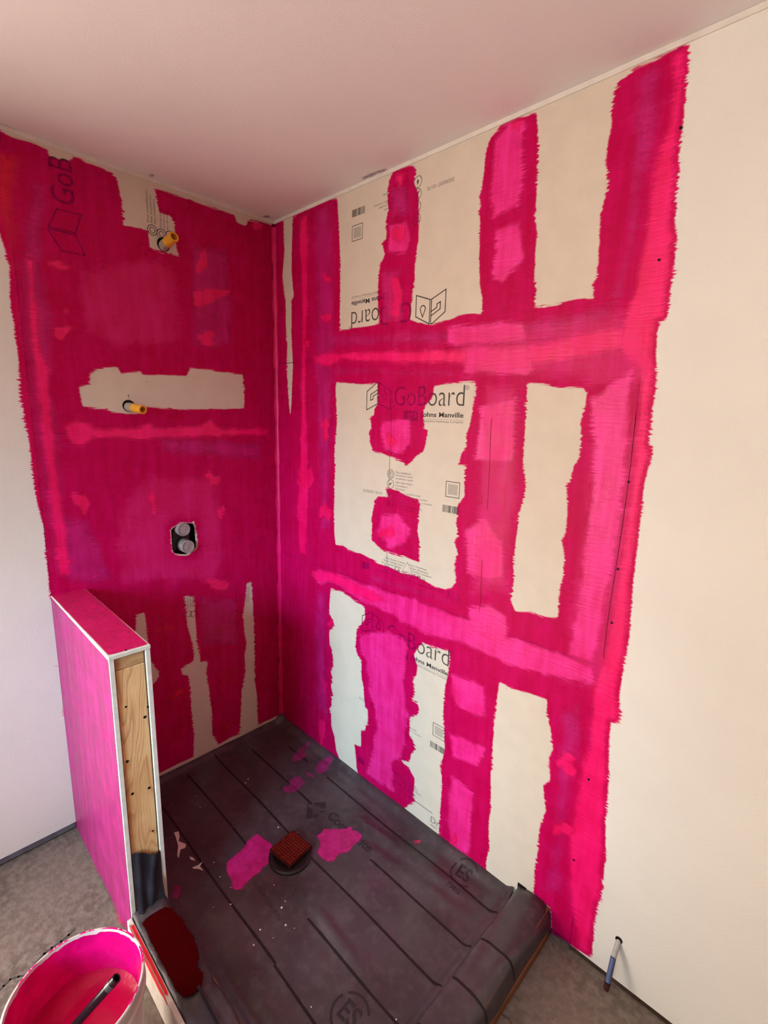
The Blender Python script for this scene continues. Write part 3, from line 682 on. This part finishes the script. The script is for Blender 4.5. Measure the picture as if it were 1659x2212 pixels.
# glossy pink bead added in the corner to draw the highlight along its fold
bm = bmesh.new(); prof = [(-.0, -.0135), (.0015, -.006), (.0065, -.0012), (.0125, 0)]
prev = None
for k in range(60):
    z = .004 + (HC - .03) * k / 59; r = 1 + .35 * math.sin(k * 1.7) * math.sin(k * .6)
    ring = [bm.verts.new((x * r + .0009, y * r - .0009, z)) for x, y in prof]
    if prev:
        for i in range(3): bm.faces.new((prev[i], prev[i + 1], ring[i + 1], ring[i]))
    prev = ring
HILITE = simple('highlight_pink', lin(.80, .006, .16), .28, .35, .15, 30, .001)
bmobj('corner_highlight', bm, HILITE, wall_right, smooth=True)
# splashes of paint on the plain wall left of the shower
for c in ((122, 1439, 7, 4), (137, 1531, 6, 21), (157, 1649, 2.5, 4), (156, 1676, 3, 3), (120, 1410, 3, 2), (168, 1762, 3, 2.5), (110, 1278, 10, 4), (83, 1797, 2, 2)):
    sheet('paint_splash', 'A', ell(*c, n=12), PM['hot'] if c[2] > 3 else PM['darkred'], wall_left, cell=.004, margin=.006, off=.0009)
# spots low on the right wall, scuffs
for c in ((1515, 2168, 7, 6), (1536, 2184, 4, 5), (1294, 2071, 4, 3), (1376, 2155, 3, 2)):
    sheet('dirt_spot', 'B', ell(*c, n=12), PM['dirt'], wall_right, cell=.004, margin=.006, off=.0009)
# ceiling smudges
for poly in ([(-10, 262), (30, 275), (66, 291), (70, 296), (20, 282), (-10, 272)], ell(327, 380, 8, 4, n=12), ell(574, 468, 14, 5, n=12), [(775, 384), (800, 372), (830, 362), (838, 366), (810, 380), (785, 390)]):
    sheet('paint_smudge', 'C', poly, PM['smudge'], ceiling, cell=.006, margin=.006)

# ================================================================== half wall
hw = thing('half_wall', 'pink painted half wall with bare pine stud showing in its open end', 'half wall', (0.3, -.8775, ZO))
def hbox(name, x0, x1, y0, y1, z0, z1, mat, parent=hw, bev=0.0):
    o = box(name, x0 - .3, x1 - .3, y0 + .8775, y1 + .8775, z0 - ZO, z1 - ZO, mat, parent, bev); return o
hbox('side_panel', .001, .595, -.930, -.9175, -.040, .883, BOARDW, bev=.0012)
hbox('side_panel', .001, .595, -.8375, -.825, -.002, .883, BOARDW, bev=.0012)
hbox('top_panel', .001, .597, -.931, -.824, .8835, .895, BOARDW, bev=.0015)
hbox('top_plate', .001, .588, -.9145, -.8405, .846, .8830, WOODG, bev=.0015)
stud = hbox('stud', .550, .589, -.9145, -.8405, ZO, .8445, WOOD, bev=.0020)
for px_, py_, r in ((325, 1474, .0022), (320, 1527, .0035), (272, 1527, .0030), (313, 1549, .0045), (275, 1645, .0042), (322, 1702, .0042), (286, 1715, .0042), (272, 1404, .0025), (330, 1795, .003)):
    q = on(px_, py_, 0, .5895)
    tube('nail_hole', (q[0] - .3, q[1] + .8775, q[2] - ZO), (q[0] + .0002 - .3, q[1] + .8775, q[2] - ZO), r, r, BLACK, hw, seg=10)
def hsheet(name, pl, poly, mat, cell=.010, clip=None, px=False):
    o = sheet(name, pl, poly, mat, hw, px=px, cell=cell, margin=.004)
    o.matrix_parent_inverse = Matrix.Translation((-.3, .8775, -ZO)); return o
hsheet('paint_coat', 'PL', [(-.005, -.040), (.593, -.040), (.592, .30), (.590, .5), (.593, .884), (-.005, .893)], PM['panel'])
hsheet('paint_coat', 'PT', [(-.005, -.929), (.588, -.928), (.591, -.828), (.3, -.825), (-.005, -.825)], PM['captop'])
hsheet('paint_coat', 'PR', [(-.005, .01), (.590, .01), (.592, .5), (.591, .892), (-.005, .892)], PM['thin'])
hsheet('paint_dab', 'PL', ell(.50, .62, .04, .03), PM['pinksoft'])
hsheet('paint_dab', 'PL', ell(.48, .42, .05, .03), PM['pinksoft'])
# liner folded up over the foot of the stud
nv, nu = 26, 14; vs, fs = [], []
for j in range(nv):
    for i in range(nu):
        s = i / (nu - 1); t = j / (nv - 1); y = -.9165 + s * .0785
        zt = .272 - .045 * s + .006 * math.sin(7 * s); z = .052 + t * (zt - .052)
        x = .5955 + .018 * (1 - t) ** 2.2 + .011 * math.exp(-((s - .45 - .35 * t) / .10) ** 2) * (1 - t * .4) + .009 * math.exp(-((s - .15 - .1 * t) / .08) ** 2) * (1 - t * .5) + .004 * math.sin(8 * t + 7 * s) * (1 - t)
        vs.append((x - .3, y + .8775, z - ZO))
for j in range(nv - 1):
    for i in range(nu - 1): fs.append((j * nu + i, j * nu + i + 1, (j + 1) * nu + i + 1, (j + 1) * nu + i))
flapm = simple('liner_flap', lin(.026, .028, .038), .38, .5, .3, 12, .002, bscale=40)
meshobj('liner_flap', vs, fs, flapm, hw, smooth=True)

# ================================================================== shower floor liner
lin_o = thing('shower_liner', 'dark grey rubber liner sheet covering the shower floor, striped and paint stained', 'liner', (.67, -.41, ZO))
LINV = Matrix.Translation((-.67, .41, -ZO))
def lp(o): o.matrix_parent_inverse = LINV; return o
nx, ny = 170, 106; X = np.linspace(.0005, 1.332, nx); Y = np.linspace(-.8235, -.0005, ny)
GX, GY = np.meshgrid(X, Y, indexing='ij'); GZ = zf(GX, GY)
vs = np.c_[GX.ravel(), GY.ravel(), GZ.ravel()]
fs = [(i * ny + j, (i + 1) * ny + j, (i + 1) * ny + j + 1, i * ny + j + 1) for i in range(nx - 1) for j in range(ny - 1)]
lp(meshobj('membrane', vs, fs, LINER, lin_o, smooth=True))
lp(box('mortar_bed', .002, 1.330, -.823, -.002, ZO, -.030, CONC, lin_o))
def fstrip(name, x0, x1, y, w, mat, jit=.0016):
    n = max(4, int((x1 - x0) / .012)); V, Fq = [], []
    for k in range(n + 1):
        x = x0 + (x1 - x0) * k / n; yy = y + jit * math.sin(x * 11 + y * 40); ww = w * (.85 + .3 * random.random())
        for s in (-.5, .5): V.append((x, yy + s * ww, float(zf(x, yy + s * ww)) + .0005))
    for k in range(n): Fq.append((2 * k, 2 * k + 2, 2 * k + 3, 2 * k + 1))
    return lp(meshobj(name, V, Fq, mat, lin_o))
for x0_, x1_, y_ in ((.03, .95, -.677), (.95, 1.335, -.682), (.05, .575, -.528), (.91, 1.335, -.535), (.02, .62, -.389), (.72, 1.335, -.394), (.10, .555, -.247), (.90, 1.335, -.253), (.20, .35, -.112), (.48, 1.335, -.110)):
    fstrip('printed_stripe', x0_, x1_, y_ + (y_ + 1.28) * .0104, .0075, STRIPE)
# maker's print on the liner: emblem, word, round seals, faded lines
fl = lambda u, v: (u, v)
def ftext(name, s, c, ang, L, h, mat, bold=False, polys=None):
    W, Fc = textgeo(s, 0, L, 0, h, bold); ca, sa = math.cos(ang), math.sin(ang)
    return lp(printmesh(name, 'F', [(np.c_[c[0] + W[:, 0] * ca - W[:, 1] * sa, c[1] + W[:, 0] * sa + W[:, 1] * ca], Fc)], polys or [], mat, lin_o, fl, off=.0004))
def fq(px_, py_): q = on(px_, py_, 2, -.016); return (float(q[0]), float(q[1]))
em = [[fq(*p) for p in q] for q in (
    [(664, 1735), (677, 1735), (674, 1766), (661, 1767)], [(679, 1734), (704, 1733), (704, 1743), (678, 1744)], [(692, 1745), (704, 1744), (704, 1755), (691, 1756)], [(676, 1758), (688, 1757), (685, 1766), (675, 1766)])]
lp(printmesh('printed_emblem', 'F', [], em, LINEINK, lin_o, fl, off=.0004))
p0, p1 = fq(700, 1768), fq(790, 1848); ang = math.atan2(p1[1] - p0[1], p1[0] - p0[0])
ftext('printed_word', 'Compotite', p0, ang, math.hypot(p1[0] - p0[0], p1[1] - p0[1]), .050, LINEINK, True)
def seal(cx, cy, r, rot):
    g = []; ca, sa = math.cos(rot), math.sin(rot)
    for s, a, b_, c_, d in (('ES', -.55, .55, -.5, .55), ('R', .95, 1.15, -1.1, -.85)):
        W, Fc = textgeo(s, a * r, b_ * r, c_ * r, d * r, True); g.append((np.c_[cx + W[:, 0] * ca - W[:, 1] * sa, cy + W[:, 0] * sa + W[:, 1] * ca], Fc))
    arcs = []
    for a0, a1 in ((40, 140), (160, 320)):
        arcs += ribbon([(cx + r * math.cos(math.radians(a) + rot), cy + r * math.sin(math.radians(a) + rot)) for a in range(a0, a1 + 1, 12)], r * .14)
    W, Fc = textgeo('PMG', -.5 * r, .6 * r, -1.75 * r, -1.35 * r, True); g.append((np.c_[cx + W[:, 0] * ca - W[:, 1] * sa, cy + W[:, 0] * sa + W[:, 1] * ca], Fc))
    lp(printmesh('printed_seal', 'F', g[:1] + g[2:], arcs, LINEINK, lin_o, fl, off=.0004))
seal(1.17, -.052, .045, .06); seal(1.19, -.600, .050, .06)
p0, p1 = fq(596, 1885), fq(655, 1965); ang2 = math.atan2(p1[1] - p0[1], p1[0] - p0[0])
ftext('printed_code', 'GRAY 40', p0, ang2, .17, .022, FADED)
for k_, (s, L) in enumerate((('Shower Pan Liner 40 mil', .17), ('Made in the USA', .13))):
    c = fq(545 + 12 * k_, 1905 + 12 * k_); ftext('printed_lines', s, c, ang2, L, .012, FADED)
for s, c in (('Membrane Made in the USA', fq(775, 1683)),):
    ftext('printed_lines', s, c, 0.02, .17, .011, FADED)
# paint on the liner
FP = [('floor', [(487, 1868), (492, 1858), (520, 1835), (535, 1815), (552, 1800), (565, 1806), (590, 1822), (592, 1832), (588, 1846), (584, 1860), (570, 1872), (560, 1885), (540, 1900), (522, 1922), (505, 1922), (497, 1915), (500, 1905), (490, 1885)]),
      ('floor', [(680, 1804), (690, 1800), (700, 1788), (720, 1788), (745, 1789), (760, 1784), (766, 1780), (760, 1792), (772, 1793), (784, 1804), (780, 1815), (766, 1828), (752, 1842), (735, 1846), (720, 1862), (705, 1862), (690, 1850), (684, 1840), (690, 1825), (688, 1815)]),
      ('floorthin', [(630, 1635), (640, 1622), (655, 1612), (668, 1606), (672, 1612), (660, 1625), (668, 1632), (655, 1640), (640, 1650), (630, 1648)]),
      ('floorthin', [(685, 1648), (700, 1640), (718, 1638), (722, 1645), (712, 1660), (695, 1675), (685, 1672), (680, 1660)]),
      ('floorthin', [(625, 1682), (640, 1676), (655, 1680), (662, 1690), (650, 1705), (636, 1713), (620, 1716), (606, 1706), (612, 1695), (622, 1696)]),
      ('floorthin', [(655, 1663), (665, 1665), (683, 1678), (676, 1683), (662, 1676)]),
      ('floorthin', [(370, 1915), (392, 1905), (394, 1925), (385, 1950), (372, 1945)])]
for mk, poly in FP: lp(sheet('paint_spill', 'F', poly, PM[mk], lin_o, cell=.005, margin=.008))
lp(sheet('paint_spill', 'F', ell(902, 1819, 9, 5, 12), PM['hot'], lin_o, cell=.004, margin=.006))
# plaster splatters and crumbs
SP = [[(376, 1800), (386, 1797), (388, 1808), (386, 1818), (402, 1824), (400, 1832), (390, 1836), (386, 1855), (383, 1850), (385, 1828), (380, 1810)],
      [(415, 1874), (428, 1869), (438, 1861), (432, 1872), (440, 1882), (428, 1877), (420, 1877)], [(409, 1850), (418, 1853), (422, 1860), (412, 1857)]]
for poly in SP: lp(plate('plaster_splatter', 'F', [[fq(*p) for p in poly]], PLAS, lin_o, off=.0014))
for i, (px_, py_, s) in enumerate(((536, 1684, .006), (530, 1692, .006), (601, 1786, .006), (643, 1797, .004), (462, 1863, .005), (476, 1894, .004), (498, 1953, .005), (548, 2041, .006), (608, 1960, .007), (617, 1998, .007), (562, 2008, .005), (672, 2176, .004), (461, 1960, .003), (616, 1946, .004), (498, 1916, .003), (432, 1745, .004), (425, 1722, .004), (636, 2005, .003), (590, 2026, .003), (856, 2205, .004), (632, 1887, .004), (592, 1910, .004))):
    x_, y_ = fq(px_, py_); bm = bmesh.new()
    s *= .62; r = bmesh.ops.create_icosphere(bm, subdivisions=1, radius=s)
    for v in bm.verts: v.co = v.co * random.uniform(.6, 1.1); v.co.z *= .45
    bmesh.ops.translate(bm, vec=(x_, y_, float(zf(x_, y_)) + s * .25), verts=bm.verts)
    lp(bmobj('plaster_crumb', bm, PLAS, lin_o))

# ================================================================== drain
dr = thing('floor_drain', 'round black drain with a square dark red grated cover', 'drain', (.688, -.434, -.018))
lathe('flange', [(.001, -.012), (.076, -.012), (.076, .004), (.070, .0075), (.058, .0065), (.056, .002), (.040, .001), (.001, .001)], simple('drain_flange', lin(.014, .012, .012), .4, .4, .3, 60), dr)
D = .033; rot = math.radians(0)
bm = bmesh.new(); bbox(bm, -.054, .054, -.054, .054, .006, .019, .002); cover = bmobj('cover', bm, DRAINM, dr)
bm = bmesh.new()
for i in range(10):
    for j in range(10):
        bbox(bm, -.0492 + i * .0100, -.0492 + i * .0100 + .0074, -.0492 + j * .0100, -.0492 + j * .0100 + .0074, .019, .0212)
bmobj('grid_studs', bm, DRAINS, cover)['kind'] = 'stuff'
cover.rotation_euler = (0, 0, math.radians(6)); cover.location = (-.012, .012, 0)

# ================================================================== curbs
def sweep(name, prof, n, f, mat, parent, jit=.0015):
    vs, fs = [], []; m = len(prof)
    for k in range(n + 1):
        for i, (a, z) in enumerate(prof): vs.append(f(a, z, k / n, i))
    for k in range(n):
        for i in range(m - 1): fs.append((k * m + i, (k + 1) * m + i, (k + 1) * m + i + 1, k * m + i + 1))
    bm = bmesh.new(); V = [bm.verts.new(v) for v in vs]
    for q in fs: bm.faces.new([V[i] for i in q])
    bmesh.ops.recalc_face_normals(bm, faces=bm.faces)
    return bmobj(name, bm, mat, parent, smooth=True)
cf = thing('shower_curb', 'low curb wrapped in dark grey liner meeting the right wall at the shower entrance', 'curb', (1.40, -.46, ZO))
CI_ = Matrix.Translation((-1.40, .46, -ZO))
PF = [(1.333, -.006), (1.339, .012), (1.343, .030), (1.348, .045), (1.356, .055), (1.368, .0605), (1.385, .062), (1.41, .062), (1.430, .060), (1.446, .053), (1.456, .041), (1.461, .024), (1.4625, .004), (1.463, -.019)]
def ff(a, z, t, i):
    y = -.001 - .94 * t
    h = .0018 * math.sin(t * 23 + i) + .0012 * math.sin(t * 61 + i * 2)
    return (a + h * .6, y, z + (h if 2 < i < 11 else 0) - (.010 * math.exp(-(t / .02) ** 2) if i > 3 else 0))
o = sweep('liner_wrap', PF, 90, ff, LINER, cf); o.matrix_parent_inverse = CI_
o = box('core_board', 1.352, 1.452, -.93, -.002, ZO, .045, CURBW, cf); o.matrix_parent_inverse = CI_
o = box('edge_board', 1.446, 1.4655, -.94, -.022, ZO, -.014, CURBW, cf, bev=.003); o.matrix_parent_inverse = CI_
for y_ in (-.235, -.377, -.52):
    V, Fq = [], []
    for i in range(4, 13):
        a, z = PF[i]; t = (-.001 - y_) / .94; yy = y_ + .004 * (i - 8) / 5
        for s in (-.0035, .0035):
            p = ff(a, z, t, i); nx_ = (PF[min(i + 1, 13)][1] - PF[i - 1][1], -(PF[min(i + 1, 13)][0] - PF[i - 1][0])); L = math.hypot(*nx_)
            V.append((p[0] - nx_[0] / L * .0009, yy + s, p[2] - nx_[1] / L * .0009))
    for i in range(8): Fq.append((2 * i, 2 * i + 1, 2 * i + 3, 2 * i + 2))
    o = meshobj('printed_stripe', V, Fq, STRIPE, cf); o.matrix_parent_inverse = CI_
q = on(1126, 1918, 1, 0); o = box('notch_gap', 1.343, 1.372, -.0035, -.0005, .020, .052, BLACK, cf); o.matrix_parent_inverse = CI_

cs = thing('shower_curb', 'low curb running on from the half wall, liner on top stained dark red', 'curb', (1.0, -.88, ZO))
CS_ = Matrix.Translation((-1.0, .88, -ZO))
PS = [(-.8255, -.006), (-.826, .020), (-.828, .042), (-.833, .056), (-.842, .063), (-.858, .065), (-.885, .0655), (-.908, .065), (-.920, .064), (-.928, .062), (-.9305, .057)]
def fs_(a, z, t, i):
    x = .598 + .732 * t; h = .0016 * math.sin(t * 31 + i * 1.3) + .001 * math.sin(t * 70)
    lift = .012 * math.exp(-(t / .05) ** 2) if i > 2 else 0
    return (x, a + h * .5, z + (h if 2 < i < 9 else 0) + lift)
o = sweep('liner_wrap', PS, 80, fs_, LINER, cs); o.matrix_parent_inverse = CS_
o = box('core_board', .60, 1.328, -.928, -.830, ZO, .050, CURBW, cs); o.matrix_parent_inverse = CS_
o = box('side_panel', .597, 1.331, -.944, -.9315, ZO + .004, .064, BOARDW, cs, bev=.0015); o.matrix_parent_inverse = CS_
PLN['K'] = (2, .0665, 0, 1, 1)
o = sheet('paint_stain', 'K', [(312, 1988), (340, 1966), (358, 1960), (374, 1964), (396, 1985), (422, 2028), (434, 2068), (428, 2088), (442, 2104), (436, 2132), (418, 2154), (393, 2160), (378, 2146), (345, 2082), (322, 2032), (303, 1996)], PM['darkred'], cs, cell=.005, off=.0035, margin=.006); o.matrix_parent_inverse = CS_
PLN['KE'] = (2, .0642, 0, 1, 1)
o = sheet('paint_stain', 'KE', [(.62, -.9425), (.86, -.9425), (.875, -.938), (.86, -.933), (.62, -.933)], PM['edge'], cs, px=False, cell=.003, margin=.002, off=.0006); o.matrix_parent_inverse = CS_
o = sheet('paint_stain', 'CO', [(.605, .070), (.66, .070), (.86, .070), (.885, .060), (.878, .050), (.862, .056), (.84, .046), (.76, .045), (.68, .048), (.62, .058)], PM['edge'], cs, px=False, cell=.005, margin=.006, off=.0009); o.matrix_parent_inverse = CS_
V, Fq = [], []
for k in range(20):
    x = .905 + .43 * k / 19; y = -.875 - .012 * k / 19
    for s in (-.0035, .0035): V.append((x, y + s, .0692 + .001))
for k in range(19): Fq.append((2 * k, 2 * k + 2, 2 * k + 3, 2 * k + 1))
o = meshobj('printed_stripe', V, Fq, STRIPE, cs); o.matrix_parent_inverse = CS_

# ================================================================== bucket of paint
BZ = .302
bk = thing('paint_bucket', 'white plastic bucket of hot pink paint, smeared rim, in front of the half wall', 'bucket', (.890, -1.128, ZO))
H = BZ - ZO
lathe('shell', [(.001, 0), (.108, 0), (.112, .004), (.1275, H - .05), (.1330, H - .048), (.1335, H - .040), (.1290, H - .037), (.1295, H - .012), (.1325, H - .010), (.1330, H - .002), (.1310, H), (.1285, H), (.1265, H - .004), (.1235, H - .06), (.110, .005), (.001, .005)], WHITEP, bk, seg=96)
# pink smear over the inside and the rim
vs, fs = [], []; n = 120
for k in range(n):
    t = 2 * math.pi * k / n; j = .003 * math.sin(9 * t) + .002 * math.sin(23 * t + 1) + .0015 * math.sin(41 * t)
    for r, z in ((.1180, H - .125), (.1222, H - .07), (.1246, H - .03), (.1258, H - .006 + min(0, j)), ):
        vs.append((r * math.cos(t), r * math.sin(t), z))
m_ = 4
for k in range(n):
    for i in range(m_ - 1): fs.append((k * m_ + i, k * m_ + i + 1, ((k + 1) % n) * m_ + i + 1, ((k + 1) % n) * m_ + i))
WETM = simple('wet_pink_paint', lin(.80, .003, .19), .24, .3, .25, 22, .003, bscale=30)
meshobj('inner_smear', vs, fs, WETM, bk, smooth=True)
for k, (t0, t1, rz) in enumerate(((1.2, 1.55, 0), (1.75, 2.5, 0), (2.6, 2.85, 1), (3.0, 3.35, 0), (.55, .85, 1), (3.5, 3.9, 0), (-.3, .1, 0))):
    V, Fq = [], []; n = 14
    for i in range(n + 1):
        t = t0 + (t1 - t0) * i / n; e = math.sin(math.pi * i / n) ** .5; w0 = .1268; w1 = .1268 + .0062 * e * random.uniform(.6, 1)
        for r, z in ((w0, H + .0006), (w1, H + .0010 if w1 < .1315 else H - .0008)): V.append((r * math.cos(t), r * math.sin(t), z))
    for i in range(n): Fq.append((2 * i, 2 * i + 1, 2 * i + 3, 2 * i + 2))
    meshobj('rim_smear', V, Fq, WETM, bk)
# paint surface with a swirl
vs, fs = [(0, 0, H - .115)], []; nr, na = 22, 72
for i in range(1, nr + 1):
    r = .1195 * i / nr
    for k in range(na):
        t = 2 * math.pi * k / na
        z = H - .115 + .0035 * math.sin(2.2 * t + r * 75) * (r / .12) + .002 * math.sin(t * 5 + r * 40) * (r / .12) + .006 * (r / .12) ** 6
        vs.append((r * math.cos(t), r * math.sin(t), z))
for k in range(na): fs.append((0, 1 + k, 1 + (k + 1) % na))
for i in range(nr - 1):
    for k in range(na):
        a = 1 + i * na; fs.append((a + k, a + na + k, a + na + (k + 1) % na, a + (k + 1) % na))
LIQ = simple('liquid_pink_paint', lin(.58, .0015, .075), .22, .3, .2, 16, .002, bscale=25)
meshobj('paint_liquid', vs, fs, LIQ, bk, smooth=True)
# stirring handle standing in the bucket
tip = Vector(on(252, 2113, 2, .345)); foot = Vector(on(120, 2262, 2, .205))
st = thing('stir_handle', 'glossy black hollow handle standing in the pink paint bucket', 'handle', tuple(foot))
dv = tip - foot
tube('shaft', (0, 0, 0), dv, .0085, .0095, BLACKP, st, seg=28, hole=.0065, depth=.04)
tube('end_glint', dv - dv.normalized() * .026, dv - dv.normalized() * .012, .0099, .0100, simple('glint_grey', lin(.05, .05, .055), .12, .6), st, seg=28)  # shiny band added to stand for the highlight near the handle's end

# ================================================================== pipes
def stub_pipe(label, base, end, r):
    base, end = Vector(base), Vector(end); d = (end - base)
    o = thing('pipe_stub', label, 'pipe', tuple(base), 'yellow capped pipe stubs')
    n = Vector((1, 0, 0))
    tube('wall_hole', (.0002, 0, .004), (.0016, 0, .004), r * 1.4, r * 1.4, BLACK, o, seg=18)
    tube('collar', -d * .1, d * .35, r * 1.08, r * 1.02, COLLAR, o)
    tube('cap_tube', d * .30, d, r, r * 1.05, YELL, o, hole=r * .72, depth=d.length * .5)
    return o
stub_pipe('yellow plastic pipe stub poking out high on the left wall near the ceiling', on(353, 531, 0, 0), on(376, 511, 0, .075), .0165)
stub_pipe('yellow plastic pipe stub poking out below the bare strip at mid height', on(278, 879, 0, 0), on(309, 885, 0, .075), .0150)
plate('pencil_mark', 'A', ribbon(uv('A', [(277, 852), (278, 858)]), .002), INK, wall_left, off=.0004)
# shower valve behind the opening
vc = on(398, 1165, 0, 0)
va = thing('shower_valve', 'recessed black shower valve with two round grey test caps in the wall opening', 'valve', (-.02, float(vc[1]), float(vc[2])))
bm = bmesh.new()
ys = [q[0] for q in VHOLE]; zs = [q[1] for q in VHOLE]
box('cavity_box', -.058, -.050, min(ys) - .02 - vc[1], max(ys) + .02 - vc[1], min(zs) - .02 - vc[2], max(zs) + .02 - vc[2], BLACK, va)
box('valve_body', -.05, -.012, -.040, .044, -.058, .052, simple('valve_black', lin(.006, .006, .006), .3, .5), va, bev=.008)
for px_, py_, r in ((397, 1144, .0275), (406, 1181, .0275)):
    q = on(px_, py_, 0, .012); y, z = q[1] - vc[1], q[2] - vc[2]
    c = tube('test_cap', (-.02, y, z), (.032, y, z), r, r * .98, GREYP, va, seg=32)
    tube('cap_ring', (.030, y, z), (.0345, y, z), r * .98, r * .92, GREYP, c, seg=32, hole=r * .80, depth=.002)
    tube('cap_boss', (.031, y, z), (.0335, y, z), r * .30, r * .26, GREYP, c, seg=20)
for (p, r) in (((418, 1128), .006), ((393, 1130), .004), ((404, 1198), .004), ((384, 1134), .003)):
    bm = bmesh.new()
    q = on(p[0], p[1], 0, 0); bmesh.ops.create_icosphere(bm, subdivisions=1, radius=r)
    for v in bm.verts: v.co = Vector((v.co.x * .3 + .02, v.co.y * random.uniform(.7, 1.2) + q[1] - vc[1], v.co.z * random.uniform(.5, .9) + q[2] - vc[2]))
    bmobj('torn_edge', bm, PLAS, va)
# supply stub at the foot of the right wall
sb = on(1337, 2030, 1, 0); e1 = on(1325, 2068, 1, -.030); e2 = on(1313, 2122, 1, -.062); e3 = on(1309, 2137, 1, -.066)
sp = thing('supply_pipe', 'thin blue taped supply pipe stub hanging out at the foot of the right wall', 'pipe', tuple(map(float, sb)))
V_ = lambda p: Vector(p) - Vector(sb)
tube('wall_hole', (0, .001, .0), (0, -.0016, .0), 0.0095, 0.0095, BLACK, sp, seg=14)
tube('bare_pipe', Vector((0, .02, .012)), V_(e1), .0070, .0068, simple('pale_pipe', lin(.45, .44, .45), .5, .4, .2, 90), sp)
tube('taped_pipe', V_(e1), V_(e2), .0074, .0074, BLUE, sp)
tube('end_cap', V_(e2), V_(e3), .0088, .0072, DRED, sp)

# ================================================================== marks on the concrete
o = sheet('paint_spill', 'O', [(172, 1797), (180, 1800), (190, 1818), (202, 1843), (228, 1890), (255, 1945), (287, 2008), (262, 2008), (250, 1992), (232, 1935), (210, 1882), (198, 1866), (205, 1856), (190, 1835), (178, 1815)], PM['hot'], floor, cell=.005, margin=.006)
plate('marker_line', 'O', ribbon(uv('O', [(161, 2008), (148, 2020), (132, 2034), (112, 2048), (96, 2060), (80, 2078)]), .007), INK, floor, off=.0006)
plate('marker_line', 'O', ribbon(uv('O', [(62, 2106), (40, 2110), (22, 2116), (8, 2130), (-10, 2150)]), .006), INK, floor, off=.0006)
plate('floor_crack', 'O', ribbon(uv('O', [(1092, 2145), (1115, 2155), (1124, 2166)]), .0012), GAPM, floor, off=.0006)
plate('floor_crack', 'O', ribbon(uv('O', [(1080, 2188), (1098, 2200), (1106, 2212)]), .0016), GAPM, floor, off=.0006)
